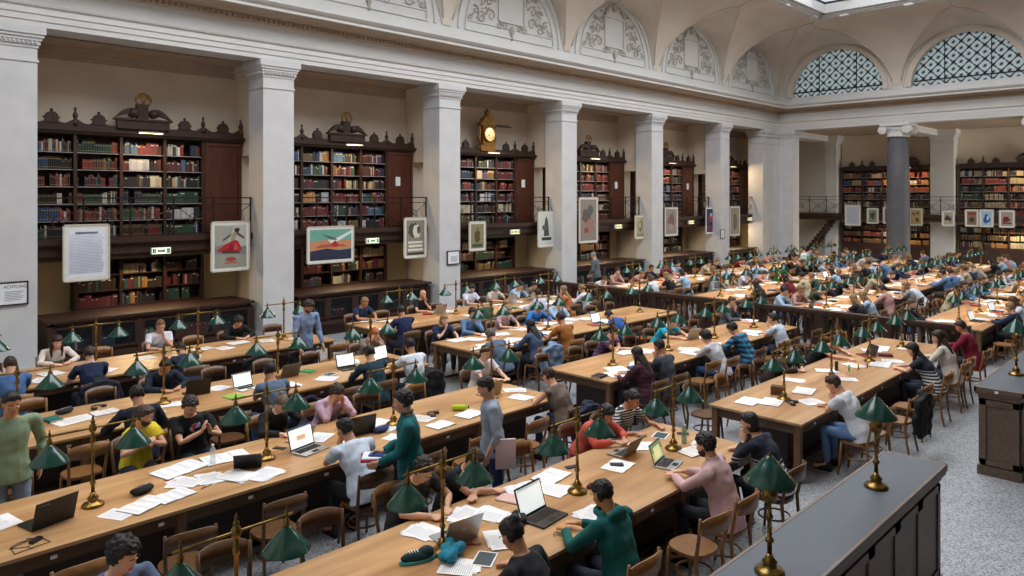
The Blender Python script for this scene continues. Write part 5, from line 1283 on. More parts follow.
for r in 'DCBA':
    for s in (1, 2, 3, 4):
        for side in (1, -1):
            for i in range(2 * len(SECS[s][2])):
                if (r, s, side, i) in OCC: continue
                pr = {1: .35 if r in 'CD' else .0, 2: .8, 3: .85, 4: .85}[s]
                if r == 'A' and side < 0 and s == 2 and i in (0,): pr = 0
                if fr.random() < pr: x = seat_x(s, i) + fr.uniform(-.08, .08); OCC[(r, s, side, i)] = x; FARP.append((r, s, side, i, x))
layout()
for r, s, side, x, lab, o in PEOPLE:
    e = ROWS[r][0 if side < 0 else 1]; d = .42 + o.get('back', 0)
    if o.get('back'):
        hs = POSES[o['pose']]; 
    X = x; Y = e + side * d; dist = math.hypot(X, Y)
    b = put_person(o, X, Y, 0 if side < 0 else PI, lab, 'people studying at the tables', .0095 if dist < 9.5 else (.0115 if dist < 13 else .014))
    if o.get('print'):
        S = skeleton(o); c = S['sp1'].lerp(S['sp2'], .65) + Vector((0, .128, .0)); m = MB()
        for i in range(9):
            a = rnd.uniform(0, 6); m.sph((c.x + .05 * math.cos(a * 1.7 + i), c.y - .004, c.z + .045 * math.sin(a + i)), (rnd.uniform(.015, .03), .006, rnd.uniform(.012, .028)), 8, 6, i % 2)
        q = m.build('shirt_print', [cm('#9fb0c8'), cm('#b8506a')], b)
for r, s, side, i, x in FARP:
    e = ROWS[r][0 if side < 0 else 1]; k = fr.randrange(len(PROTO)); q, P = PROTO[k]
    sc, sn = fr.choices(SHN, SHW)[0]; hc, hn = fr.choice(HCN)
    o = dict(q); o.update(shirt=sc, hc=hc, skin=fr.choice('llpmo'), legs=fr.choice(['#23283a', '#2f4668', '#1a1b1f', '#4a4238']))
    lab = '%s-haired person in %s, %s, %s, %s, seat %s' % (hn, sn, ROWN[r], SECN[s], SIDEN[side], NUM[i + 1])
    b = put_person(o, x, e + side * (.42 + fr.uniform(-.04, .05)), (0 if side < 0 else PI) + fr.uniform(-.2, .2), lab, 'people studying at the tables', .017, proto=P)
    sc_ = fr.uniform(.96, 1.04); b.scale = (sc_ * (1 if fr.random() < .5 else -1), sc_, sc_) if False else (sc_, sc_, sc_)
# people on their feet
STAND = [
 (4.62, 6.05, .95, 'person in dark teal shirt walking with books between the rows', dict(stand=1, hair='messy', hc='#1c1512', shirt='#0f6468', sleeve='long', collar=1, legs='#39485c', hands=((-.10, .34, .08), (.16, .30, .10)), lean=4, pitch=12, stride=.22, skin='l', k=1.0, loose=1)),
 (5.66, 5.92, .95, 'person in light grey shirt walking with pink papers at side', dict(stand=1, hair='short', hc='#1b1411', shirt='#98a4b4', sleeve='34', legs='#243a5c', hands=((-.24, .10, -.04), (.27, -.02, .0)), lean=3, pitch=26, stride=.18, skin='l', k=.99)),
 (1.66, 8.72, 3.2, 'person in olive green jumper standing at the left edge', dict(stand=1, hair='short', hc='#1d1713', shirt='#86997a', sleeve='34', legs='#97a1b0', hands=((-.27, .0, -.02), (.27, .06, -.02)), lean=2, pitch=14, skin='o', k=1.03, loose=1, w=.21)),
 (6.93, 12.35, 3.3, 'person in light blue sweater standing looking down, maroon trousers', dict(stand=1, hair='messy', hc='#3a281e', shirt='#8296bb', sleeve='long', legs='#57182a', hands=((-.26, .24, -.06), (.26, .24, -.06)), lean=8, pitch=36, beard=1, skin='l', k=1.06, loose=1, w=.21)),
 (20.2, 15.9, .3, 'grey-haired person in grey jacket standing by the shelves', dict(stand=1, hair='short', hc='#8a8a8c', shirt='#5d6670', sleeve='long', legs='#2c3038', hands=((-.2, .2, .0), (.2, .2, .0)), lean=6, pitch=26, k=1.03, loose=1, w=.21)),
 (28.0, 11.9, .1, 'person in white shirt with green backpack print standing far back', dict(stand=1, hair='short', hc='#2a211b', shirt='#dfe6e2', legs='#23252a', hands=((-.2, .2, .0), (.2, .2, .0)), lean=3, pitch=14, k=1.04, loose=1, w=.21)),
]
SB = []
for x, y, rz, lab, o in STAND:
    SB.append(put_person(o, x, y, rz, lab, None, .0105 if x < 10 else .014))
bp = MB().box(-.17, .17, -.17, -.135, .98, 1.42); poly(bp, [(-.12, 1.05), (.02, 1.05), (.12, 1.36), (-.02, 1.36)], 1, -.175); poly(bp, [(-.14, 1.02), (.14, 1.02), (.14, 1.1), (-.14, 1.1)], 2, -.1735)
bp.build('back_print', [cm('#5aa06a'), cm('#d6d95a'), cm('#23443a')], SB[5])
# ---------------------------------------------------------------- things on the tables
A_ = math.radians(44.8)
TZ = .782
def open_book_parts(t, w=.21, h=.28, th=.012, cover='#3a2f2a'):
    cv = MB().box(-w - .004, w + .004, -h / 2 - .004, h / 2 + .004, 0, .003); cv.build('cover', cm(cover), t)
    m = MB()
    for s in (-1, 1):
        n = 7; prof = [(s * w * i / n, .003 + th * math.sin(min(1, (i / n) * 1.6 + .12) * PI * .5) * (1 - .45 * (i / n) ** 2)) for i in range(n + 1)]
        pl = prof + [(s * w, .003), (0, .003)]
        m.prism(pl, 'y', -h / 2, h / 2)
        for k in range(11):
            y = h / 2 - .03 - k * .02; z = prof[3][1] + .0008
            m.add([(s * w * .2, y, prof[2][1] + .001), (s * w * .85, y, prof[6][1] + .0012), (s * w * .85, y - .006, prof[6][1] + .0012), (s * w * .2, y - .006, prof[2][1] + .001)], [(0, 1, 2, 3)], 1)
    m.build('pages', [M_white, cm('#b9bcc2')], t)
def sheet_mesh(w=.21, h=.297, n=1, seed=0, ink=True):
    r = random.Random(seed); m = MB()
    for k in range(n):
        T = Matrix.Translation((r.uniform(-.04, .04) * (n > 1), r.uniform(-.03, .03) * (n > 1), .0012 + k * .0016)) @ Matrix.Rotation(r.uniform(-.25, .25) * (n > 1), 4, 'Z')
        m.box(-w / 2, w / 2, -h / 2, h / 2, -.0006, .0006, 0, T)
    if ink:
        for k in range(13):
            y = h / 2 - .035 - k * .018; e = w * r.uniform(.25, .42)
            m.add([T @ Vector(p) for p in ((-w * .4, y, .0009), (e, y, .0009), (e, y - .005, .0009), (-w * .4, y - .005, .0009))], [(0, 1, 2, 3)], 1)
    return m
PROT = {}
def empty(n='tmp'):
    o = bpy.data.objects.new(n, None); COL.objects.link(o); return o
def laptop_parts(t, body, screen, ang=108, logo=None, w=.33, d=.23, keys='#1a1b1d'):
    b = MB().box(-w / 2, w / 2, -d / 2, d / 2, 0, .016); b.build('laptop_base', body, t, bevel=.003)
    k = MB()
    for r in range(5):
        for c in range(13): k.box(-w / 2 + .022 + c * (w - .044) / 13, -w / 2 + .022 + (c + .85) * (w - .044) / 13, -.02 + r * .023, -.02 + r * .023 + .019, .016, .0175)
    k.box(-.045, .045, -d / 2 + .012, -d / 2 + .07, .016, .0165)
    k.build('keyboard', cm(keys), t)
    T = Matrix.Translation((0, d / 2 - .005, .014)) @ Matrix.Rotation(-math.radians(ang - 90), 4, 'X')
    l = MB().box(-w / 2, w / 2, -.004, .004, 0, d, 0, T); lid = l.build('laptop_lid', body, t)
    bz = MB().box(-w / 2 + .003, w / 2 - .003, -.0052, -.004, .003, d - .003, 0, T); bz.build('bezel', M_black, lid)
    s = MB(); s.box(-w / 2 + .015, w / 2 - .015, -.006, -.0052, .02, d - .015, 0, T)
    ms = [screen[0]]
    for i, (c, x0, x1, z0, z1) in enumerate(screen[1]): ms.append(c); s.box(-w / 2 + .015 + x0 * (w - .03), -w / 2 + .015 + x1 * (w - .03), -.0064 - i * .0002, -.006, .02 + z0 * (d - .035), .02 + z1 * (d - .035), i + 1, T)
    s.build('screen', ms, lid)
    if logo == 'fruit':
        q = MB(); q.lathe([(0, 0), (.016, 0), (.016, .0008), (0, .0008)], (0, 0, 0), 16, 0, T @ Matrix.Translation((-.004, .0041, d * .5)) @ Matrix.Rotation(-PI / 2, 4, 'X')); q.lathe([(0, 0), (.014, 0), (.014, .0008), (0, .0008)], (0, 0, 0), 16, 0, T @ Matrix.Translation((.007, .0041, d * .5)) @ Matrix.Rotation(-PI / 2, 4, 'X'))
        q.lathe([(0, 0), (.005, 0), (.005, .0008), (0, .0008)], (0, 0, 0), 10, 0, T @ Matrix.Translation((.003, .0041, d * .5 + .022)) @ Matrix.Rotation(-PI / 2, 4, 'X'))
        q.build('lid_logo', M_white, lid)
    if logo == 'word':
        text('ThinkPad', .026, cm('#8c8f94'), lid, tuple(T @ Vector((.11, .0046, d - .025))), (PI / 2 - math.radians(ang - 90), 0, PI))
def lit(name, h, e): return mk(name, h, .3, emit=e)
SCR_W = (lit('screen_white', '#e6efef', .85), [(lit('screen_grey', '#b9c6c9', .7), .05, .95, .9, 1.0)])
SCR_P = (lit('screen_page', '#f2f4f6', .9), [(lit('screen_drawing', '#d9b48a', .7), .3, .7, .35, .6), (lit('screen_bar', '#7b94b8', .7), 0, 1, .94, 1)])
SCR_Y = (lit('screen_olive', '#b9c48a', .7), [(lit('screen_desktop', '#7c9a6c', .6), 0, 1, .55, 1), (lit('screen_window', '#e3e2a2', .8), .2, .8, .15, .8), (lit('screen_taskbar', '#4a5a70', .5), 0, 1, 0, .06)])
SCR_D = (cm('#20242a'), [])
def bottle_parts(t, mat, h=.22, r=.032, cap='#3a5a8a'):
    MB().lathe([(r * .9, 0), (r, .01), (r, h * .35), (r * .9, h * .4), (r, h * .45), (r, h * .7), (r * .45, h * .88), (r * .4, h * .93)], (0, 0, 0), 16).build('bottle_body', mat, t)
    MB().lathe([(r * .45, h * .92), (r * .45, h), (0, h)], (0, 0, 0), 12).build('cap', cm(cap), t)
def item(kind, x, y, rz, label, cat, group=None, z=TZ, **k):
    key = (kind, tuple(sorted((a, str(b)) for a, b in k.items())))
    if key in PROT:
        p = PROT[key]
        if p.type == 'MESH':
            o = p.copy(); COL.objects.link(o); o.location = (x, y, z); o.rotation_euler = (0, 0, rz); LABELS.setdefault(label.lower(), []).append(o.name); o['label'] = label
            if 'group' in o and not group: del o['group']
            if group: o['group'] = group
            o['category'] = cat; return o
        r = dup(p, (x, y, z), rz, label, group); r['category'] = cat; return r
    t = None
    if kind == 'open_book': t = empty(kind); open_book_parts(t, **k)
    elif kind == 'laptop': t = empty(kind); laptop_parts(t, **k)
    elif kind == 'water_bottle': t = empty(kind); bottle_parts(t, **k)
    elif kind == 'paper_sheet': t = sheet_mesh(**k).build(kind, [M_white, cm('#a9aeb6')])
    elif kind == 'closed_book':
        t = empty(kind); c = k.get('c', '#8a2a2a'); w, h, th = k.get('s', (.17, .24, .03))
        m = MB().box(-w / 2, w / 2, -h / 2, h / 2, 0, .003).box(-w / 2, w / 2, -h / 2, h / 2, th - .003, th).prism([(-w / 2, 0), (-w / 2 - .006, th * .5), (-w / 2, th), (-w / 2 + .004, th), (-w / 2 + .004, 0)], 'y', -h / 2, h / 2); m.build('cover', cm(c), t)
        MB().box(-w / 2 + .004, w / 2 - .005, -h / 2 + .005, h / 2 - .005, .003, th - .003).build('pages', M_pages, t)
    elif kind == 'phone': t = MB().box(-.036, .036, -.072, .072, 0, .009).box(-.033, .033, -.064, .064, .009, .0095, 1).build(kind, [M_black, cm('#2b3038')], bevel=.002)
    elif kind == 'pen': t = MB().tube([(0, -.07, .006), (0, .055, .006), (0, .07, .006)], [.0045, .0045, .001], 7).box(-.002, .002, .0, .05, .010, .0125).build(kind, cm(k.get('c', '#22304f')))
    elif kind == 'highlighter': t = MB().lathe([(.012, 0), (.013, .07), (.011, .075), (.012, .078), (.012, .105), (.0, .108)], (0, 0, 0), 10).build(kind, cm(k.get('c', '#c8d830')))
    elif kind == 'cable':
        r = random.Random(k.get('s', 1)); pts = [(.16 * math.cos(i * .9) * (1 - i * .04) + r.uniform(-.05, .05), .10 * math.sin(i * .9) + r.uniform(-.04, .04), .004 + .002 * (i % 2)) for i in range(14)]
        t = MB().tube(pts, .0035, 6).rbox((.05, .0, .014), (.10, .045, .026), .3).build(kind, M_black)
    elif kind == 'glasses':
        m = MB()
        for s in (-1, 1): m.tube([(s * .033 + .024 * math.cos(i * PI / 6), 0, .022 + .019 * math.sin(i * PI / 6)) for i in range(13)], .002, 5); m.tube([(s * .057, 0, .03), (s * .06, -.09, .026), (s * .055, -.13, .01)], .002, 5)
        m.tube([(-.009, 0, .027), (.009, 0, .027)], .002, 5); t = m.build('eyeglasses', M_black)
    elif kind == 'tablet': t = MB().box(-.12, .12, -.085, .085, 0, .008).box(-.105, .105, -.072, .072, .008, .0088, 1).build(kind, [M_white, cm(k.get('c', '#49555c'))], bevel=.003)
    elif kind == 'pouch':
        m = MB(); m.sph((0, 0, .035), (.13, .07, .036), 14, 10, 0, None, lambda v: (max(-.11, min(.11, v.x)), v.y, max(0.001, v.z))); t = empty('pencil_case'); m.build('fabric_body', cm(k.get('c', '#22305e')), t); MB().tube([(-.1, 0, .07), (.1, 0, .07)], .004, 6).build('zip', M_silver, t)
    elif kind == 'headset':
        m = MB(); m.tube([(.08 * math.cos(PI * i / 12), .09 * math.sin(PI * i / 12), .02) for i in range(13)], .009, 8)
        for s in (-1, 1): m.lathe([(0, 0), (.035, 0), (.04, .012), (.035, .028), (0, .03)], (s * .08, -.01, .0), 14)
        t = m.build('headphones', M_black)
    elif kind == 'cloth_bundle':
        q = MB(); r = random.Random(4)
        for i in range(9): q.sph((r.uniform(-.1, .1), r.uniform(-.06, .06), .045 + r.uniform(0, .035)), (.07, .05, .04), 10, 8)
        me = remesh(q, .012, 2, (.018, 22)); me.materials.append(cm(k.get('c', '#1c7f93'))); t = bpy.data.objects.new('scarf', me); COL.objects.link(t)
    elif kind == 'sneaker':
        t = empty('sneaker'); m = MB(); m.sph((0, 0, .045), (.045, .14, .045), 14, 10, 0, None, lambda v: (v.x * (1 - .12 * (v.y > .05)), v.y, max(.018, v.z))); m.sph((0, -.07, .07), (.038, .065, .045), 12, 8); m.build('upper', cm('#1b3f52'), t)
        MB().prism([(.05 * math.cos(a * PI / 8) * (1 if True else 1), .15 * math.sin(a * PI / 8)) for a in range(16)], 'z', 0, .022).build('sole', cm('#3fa7b5'), t)
        m = MB()
        for i in range(4): m.tube([(-.025, .0 + i * .022, .088), (.025, .0 + i * .022, .088)], .004, 5)
        m.build('laces', M_white, t)
    elif kind == 'jacket':
        q = MB(); w = .23
        q.prism([(-w, .84), (-.08, .9), (.08, .9), (w, .84), (w + .01, .40), (w * .8, .30), (-w * .8, .30), (-w - .01, .42)], 'y', -.37, -.29)
        for s in (-1, 1): q.tube([(s * w * .92, -.31, .83), (s * (w + .05), -.30, .62), (s * (w + .03), -.28, .36)], [.055, .05, .045], 10)
        q.tube([(-.1, -.30, .9), (0, -.27, .92), (.1, -.30, .9)], .03, 8)
        me = remesh(q, .016, 3, (.03, 9)); me.materials.append(cm(k.get('c', '#17191d'))); t = bpy.data.objects.new('jacket', me); COL.objects.link(t)
    elif kind == 'backpack':
        q = MB(); q.sph((0, 0, .2), (.16, .11, .22), 14, 10, 0, None, lambda v: (v.x, v.y, max(.01, v.z))); q.sph((0, .09, .13), (.11, .05, .1), 12, 8)
        t = empty('backpack'); q.build('bag_body', cm(k.get('c', '#1d2026')), t); s = MB()
        for e in (-1, 1): s.tube([(e * .07, -.09, .36), (e * .1, -.15, .22), (e * .1, -.1, .05)], .013, 6)
        s.build('strap', M_black, t)
    PROT[key] = t; t.location = (x, y, z); t.rotation_euler = (0, 0, rz); return tag(t, label, cat, group)
def tp(px, py, z=.78):
    d = 733 * (3.7 - z) / (py - 196); u = (px - 512) / 733; c, s = math.cos(A_), math.sin(A_)
    return d * (c + u * s), d * (s - u * c)
BL = dict(body=M_black, screen=SCR_D)
def lap(x, y, rz, label, **k): return item('laptop', x, y, rz, label, 'laptop', **k)
def book(x, y, rz, label, **k): return item('open_book', x, y, rz, label, 'book', **k)
def sheets(x, y, rz, label, z=TZ, **k): return item('paper_sheet', x, y, rz, label, 'paper', z=z, **k)
# second row, near table
lap(1.72, 7.60, PI + .25, 'black laptop seen from behind its open lid, leftmost on second row', body=M_black, screen=SCR_D, logo='word', w=.36, d=.25)
sheets(1.42, 7.85, .4, 'white notes left of the black laptop', w=.25, h=.33, n=3, seed=3)
item('cable', 1.51, 7.20, .3, 'black charger with tangled cable beside the black laptop', 'charger')
sheets(2.22, 7.30, .5, 'cream sheet at the table edge by the first lamp', w=.2, h=.28, n=1, seed=8)
book(2.46, 7.34, .45, 'open white book nearest the first brass lamp', w=.19, h=.27)
book(2.74, 7.36, .2, 'open white book right of the first open book', w=.17, h=.25, cover='#55606a')
item('pouch', 2.55, 7.66, .3, 'black soft pouch above the open books', 'pouch', c='#17181c')
sheets(2.95, 7.62, .6, 'heap of loose white sheets near red pencils', w=.21, h=.297, n=6, seed=5)
sheets(3.15, 7.55, -.2, 'second heap of white sheets, left of stacked papers', w=.21, h=.297, n=5, seed=15)
sheets(3.40, 7.40, .3, 'stack of white papers near table edge before wooden chair', w=.23, h=.31, n=9, seed=6)
book(3.05, 8.02, .25, 'large open book before the person in yellow', w=.25, h=.33)
book(3.55, 8.02, -.1, 'wide open book before the gesturing person', w=.24, h=.32, cover='#2a2e33')
item('water_bottle', 3.36, 7.92, 0, 'clear plastic water bottle between two open books', 'bottle', mat=M_bottle, cap='#d8d8dc')
for i, (x, y) in enumerate(((2.86, 7.78), (2.90, 7.72))): item('pen', x, y, .8 + i, ['red pencil lying by the white sheets', 'second red pencil crossing the first'][i], 'pen', c='#c23a3a')
item('pen', 3.05, 7.35, 1.9, 'brown pencil on the stacked sheets near the edge', 'pen', c='#7a5a3a')
lap(3.62, 7.62, PI - .5, 'dark tablet-like laptop leaning open toward the shelf side', body=M_black, screen=SCR_W, w=.28, d=.19, ang=120)
lap(4.33, 7.56, .0 + .25, 'laptop with bright screen before the person in white t-shirt', body=M_silver, screen=SCR_P, w=.37, d=.25, ang=105)
lap(4.42, 7.98, PI + .3, 'small beige laptop before the person in black cardigan', body=cm('#a89a82'), screen=SCR_D, w=.27, d=.18, ang=112)
item('phone', 4.12, 7.88, .5, 'black phone by the second lamp', 'phone')
lap(5.08, 7.72, PI - .1, 'black laptop before the person in pale pink jumper', body=M_black, screen=SCR_D, w=.34, d=.23, ang=100)
item('pouch', 5.30, 7.55, .2, 'navy zip pouch between laptop and third lamp', 'pouch', c='#26386a')
sheets(5.28, 7.22, .5, 'white sheets at the edge beside the walking person', w=.21, h=.297, n=3, seed=9)
sheets(5.52, 7.85, .2, 'white sheets behind the third lamp', w=.21, h=.297, n=3, seed=19)
book(5.98, 7.22, .1, 'open white notebook at the edge, right of the walker', w=.16, h=.24)
sheets(5.98, 7.62, .3, 'white pad near black headphones', w=.22, h=.3, n=3, seed=10)
item('headset', 6.2, 7.62, .6, 'black headphones lying on the second row', 'headphones')
yb = item('water_bottle', 6.50, 7.60, 0, 'yellow-green case lying beside the black headphones', 'case', mat=cm('#b7cf2a'), cap='#2c2f28', h=.23, r=.04)
yb.rotation_euler = (PI / 2, 0, .9); yb.location.z += .04
book(6.55, 7.3, .2, 'open white book between the two walking persons', w=.18, h=.26, cover='#777a80')
lap(7.42, 7.86, PI, 'beige laptop of the person in white top, second row', body=cm('#b8a47e'), screen=SCR_D, w=.31, d=.21, ang=105)
sheets(7.62, 7.4, .2, 'white sheets before the bare-backed person', w=.21, h=.297, n=4, seed=11)
sheets(7.85, 7.75, .9, 'white sheet at the end of the second row', w=.21, h=.297, n=2, seed=12)
# front row, near table
lap(4.10, 4.78, PI - .12, 'silver laptop with white fruit emblem on its lid', body=M_silver, screen=SCR_D, logo='fruit', w=.35, d=.24, ang=112)
sheets(3.98, 5.04, .3, 'white sheets under the hands of the person in brown', w=.21, h=.297, n=4, seed=13)
item('cloth_bundle', 3.83, 4.52, .4, 'crumpled turquoise scarf on the front row', 'scarf', c='#1580a0')
item('sneaker', 3.62, 4.66, 1.2, 'dark blue sneaker-shaped case with teal sole', 'shoe')
sheets(3.80, 4.34, .7, 'pale sheets under the turquoise scarf', w=.2, h=.28, n=4, seed=22)
item('tablet', 4.02, 4.30, .55, 'white-framed tablet before the person in black t-shirt', 'tablet')
item('pen', 4.12, 4.55, .9, 'red pen on the table near the silver laptop', 'pen', c='#b02a2a')
lap(4.92, 4.47, .1, 'large black laptop with bright blank screen', body=M_black, screen=SCR_W, w=.38, d=.26, ang=108, keys='#2c1f1d')
sheets(4.62, 4.88, .2, 'white sheets left of the black laptop, front row', w=.21, h=.297, n=5, seed=14)
item('closed_book', 5.0, 4.98, .3, 'thin pale red booklet behind the black laptop', 'book', c='#d8b4ae', s=(.18, .25, .012))
item('pouch', 4.72, 4.6, .9, 'black camera-like pouch beside the black laptop', 'pouch', c='#121214')
item('glasses', 4.74, 4.18, .4, 'folded black eyeglasses near the table edge', 'eyeglasses')
book(5.70, 5.08, .15, 'open white book left of the coral jacket person', w=.19, h=.27)
book(5.25, 5.06, -.2, 'open white book behind the black laptop', w=.18, h=.26, cover='#8a3a3a')
item('closed_book', 5.78, 4.56, .3, 'brown leather wallet at the foot of the third lamp', 'wallet', c='#5c2f22', s=(.10, .16, .03))
item('phone', 6.05, 5.1, 1.2, 'black phone left of the coral jacket person', 'phone')
lap(6.78, 4.98, PI + .1, 'bronze laptop of the person with headphones', body=cm('#8f8477'), screen=SCR_D, w=.31, d=.21, ang=118)
book(6.42, 4.76, .2, 'white notebook with yellow edge and a black phone', w=.17, h=.26, cover='#c8a32a')
item('phone', 6.42, 4.78, .8, 'black phone lying on the yellow-edged notebook', 'phone', z=TZ + .016)
lap(6.85, 4.40, .25, 'silver laptop with yellow-green screen before the bearded person', body=M_silver, screen=SCR_Y, w=.33, d=.22, ang=108)
item('tablet', 7.6, 5.0, .3, 'tablet with dark screen before the striped t-shirt', 'tablet', c='#3c4a52')
item('water_bottle', 7.58, 4.66, 0, 'green glass bottle right of the fourth lamp', 'bottle', mat=M_gbottle, cap='#d8d8d8')
item('phone', 7.86, 4.85, .6, 'black phone behind the green bottle', 'phone', )
book(7.42, 4.42, -.2, 'open white book before the navy striped top', w=.19, h=.26)
book(7.75, 4.50, .3, 'second open book at the end of front row', w=.16, h=.24)
# front row, middle table
book(9.75, 4.95, .1, 'open white book nearest the start of middle table', w=.2, h=.28)
book(9.95, 4.70, .2, 'second open white book by the first lamp', w=.2, h=.28, cover='#3a4250')
item('closed_book', 10.42, 4.82, .3, 'brown upright-looking leather case beside the lamp', 'case', c='#5a3a22', s=(.14, .2, .12))
item('headset', 10.1, 4.45, .2, 'dark sunglasses-like headset on the middle table', 'headphones')
book(10.85, 4.62, .2, 'open book before the person in white t-shirt, front row', w=.2, h=.28)
sheets(11.4, 5.0, .2, 'white sheets on the shelf side, front row middle table', w=.21, h=.297, n=5, seed=25)
sheets(12.0, 4.45, .5, 'pinkish printed sheets on the hall side', w=.22, h=.3, n=4, seed=26)
sheets(12.4, 4.9, .5, 'white papers before the crouched person', w=.22, h=.3, n=5, seed=27)
item('closed_book', 12.15, 4.62, .9, 'pale pink booklet on the middle table', 'book', c='#d9a9a4', s=(.2, .27, .01))
for i, (c, n) in enumerate((('#6fd02a', 'green'), ('#d8c82a', 'yellow'), ('#e0667a', 'pink'))): item('highlighter', 12.62 + i * .22, 4.62 - .07 * i, 0, 'upright %s highlighter on the front row middle table' % n, 'highlighter', c=c)
item('closed_book', 12.52, 4.78, .2, 'black upright phone holder by the highlighters', 'holder', c='#17181a', s=(.09, .05, .15))
lap(14.05, 4.85, PI + .9, 'dark red laptop on the front row middle table', body=cm('#8c2f24'), screen=SCR_D, w=.3, d=.2, ang=112)
book(14.9, 4.9, .2, 'large open white book before the cream blouse', w=.26, h=.34)
book(13.5, 4.42, .2, 'open book under the hands of the navy striped top', w=.24, h=.32)
item('closed_book', 14.3, 4.6, .5, 'dark red closed book near the open books', 'book', c='#5b1720', s=(.17, .24, .03))
book(15.3, 4.5, .1, 'open book before the person in maroon', w=.22, h=.3)
# third row near table, fourth row near table
sheets(2.75, 10.8, .3, 'white newspaper spread, left of third row lamps', w=.4, h=.3, n=2, seed=31)
item('closed_book', 2.55, 10.95, .2, 'teal closed book under white papers', 'book', c='#1f6a63', s=(.17, .24, .03))
item('pouch', 2.75, 11.2, .4, 'black bag lying on third row', 'pouch', c='#1a1b1e')
book(3.15, 10.85, .1, 'open printed book with grey pages, third row', w=.16, h=.24)
item('headset', 3.15, 11.15, .5, 'black headphones on the third row', 'headphones')
sheets(3.45, 10.45, 0, 'open newspaper held by the person in navy', w=.5, h=.36, n=2, seed=32)
lap(4.4, 10.95, PI - .15, 'black laptop on the third row before slumped person', body=M_black, screen=SCR_D, w=.34, d=.23, ang=105)
sheets(4.75, 11.0, .3, 'round pile of white paper on the third row', w=.24, h=.26, n=3, seed=33)
lap(5.05, 10.66, .1, 'white laptop with pale screen on the third row', body=M_white, screen=SCR_W, w=.32, d=.22, ang=110)
item('closed_book', 4.72, 10.35, .2, 'bright green folder at the edge of third row', 'folder', c='#86b84a', s=(.23, .31, .012))
lap(5.85, 10.98, PI + .1, 'grey laptop back to camera, third row', body=cm('#6b6560'), screen=SCR_D, w=.34, d=.22, ang=112)
item('closed_book', 6.25, 11.0, .4, 'green booklet right of the grey laptop', 'book', c='#2f8a52', s=(.17, .24, .015))
item('tablet', 6.4, 10.55, .4, 'tablet in a case left of dark teal jumper', 'tablet')
lap(6.85, 10.68, -.1, 'black laptop with bright screen, dark teal jumper', body=M_black, screen=SCR_W, w=.34, d=.23, ang=108)
lap(7.62, 10.7, .2, 'black laptop with white screen, white t-shirt, third row', body=M_black, screen=SCR_W, w=.36, d=.25, ang=105)
item('jacket', 7.95, 9.50, .0, 'black jacket hung on the last chair of third row', 'jacket', z=0, c='#15171d') if False else None
sheets(3.2, 13.85, .3, 'bright white papers before the person in white jumper', w=.25, h=.34, n=6, seed=41)
sheets(2.7, 13.7, .1, 'white papers left of the fourth row lamp', w=.25, h=.3, n=4, seed=42)
item('closed_book', 5.15, 14.15, PI, 'small yellow card held up by person with glasses', 'card', c='#c99a2a', s=(.14, .02, .12))
book(5.75, 14.0, .2, 'open white book on the fourth row', w=.2, h=.28)
sheets(6.1, 13.8, .4, 'white sheets right of the open book, fourth row', w=.22, h=.3, n=5, seed=43)
book(6.5, 14.1, .1, 'open book before the person in black jumper', w=.2, h=.28)
item('closed_book', 7.4, 13.7, .1, 'light brown book before the standing person', 'book', c='#b8a58c', s=(.22, .3, .02))
sheets(3.62, 7.25, 1.87, 'scattered white papers right of the paper stack, second row', w=.23, h=.31, n=5, seed=90)
sheets(4.75, 7.35, 2.39, 'scattered white papers right of the bright laptop, second row', w=.23, h=.31, n=7, seed=91)
sheets(5.45, 7.62, 0.09, 'scattered white papers under the navy pouch, second row', w=.23, h=.31, n=6, seed=92)
sheets(4.62, 7.90, 2.33, 'scattered white papers beside the small beige laptop, second row', w=.23, h=.31, n=4, seed=93)
sheets(4.45, 5.00, 1.95, 'scattered white papers between the two arm-resting readers, front row', w=.23, h=.31, n=4, seed=94)
sheets(5.45, 4.85, 0.34, 'scattered white papers behind the third brass lamp, front row', w=.23, h=.31, n=6, seed=95)
sheets(4.35, 4.45, 2.61, 'scattered white papers left of the large black laptop, front row', w=.23, h=.31, n=6, seed=96)
sheets(5.30, 4.20, 1.63, 'scattered white papers at the right hand of the teal sweatshirt, front row', w=.23, h=.31, n=7, seed=97)
sheets(7.15, 4.95, 0.75, 'scattered white papers under the pink sleeve of the tablet reader, front row', w=.23, h=.31, n=4, seed=98)
sheets(10.35, 4.30, 1.22, 'scattered white papers at the table corner of the middle table, front row', w=.23, h=.31, n=4, seed=99)
sheets(13.10, 4.70, 2.75, 'scattered white papers centre of the middle table, front row', w=.23, h=.31, n=6, seed=100)
sheets(14.60, 4.95, 0.48, 'scattered white papers near the dark red laptop, front row', w=.23, h=.31, n=3, seed=101)
sheets(13.90, 4.35, 0.42, 'scattered white papers between the two long-haired readers, front row', w=.23, h=.31, n=7, seed=102)
sheets(3.90, 10.60, 1.33, 'scattered white papers right of the navy jumper, third row', w=.23, h=.31, n=4, seed=103)
sheets(5.60, 10.40, 0.01, 'scattered white papers right of the grey-blue t-shirt, third row', w=.23, h=.31, n=3, seed=104)
sheets(6.20, 10.35, 0.63, 'scattered white papers left of the dark teal jumper, third row', w=.23, h=.31, n=4, seed=105)
sheets(7.20, 11.10, 2.88, 'scattered white papers before the ginger-haired reader, third row', w=.23, h=.31, n=4, seed=106)
sheets(3.00, 13.45, 2.62, 'scattered white papers left of the navy t-shirt, fourth row', w=.23, h=.31, n=5, seed=107)
sheets(3.90, 13.50, 0.94, 'scattered white papers right of the navy t-shirt, fourth row', w=.23, h=.31, n=4, seed=108)
sheets(4.70, 14.00, 1.62, 'scattered white papers left of the reader with glasses, fourth row', w=.23, h=.31, n=4, seed=109)
sheets(5.30, 13.50, 0.55, 'scattered white papers under the slumped reader, fourth row', w=.23, h=.31, n=4, seed=110)
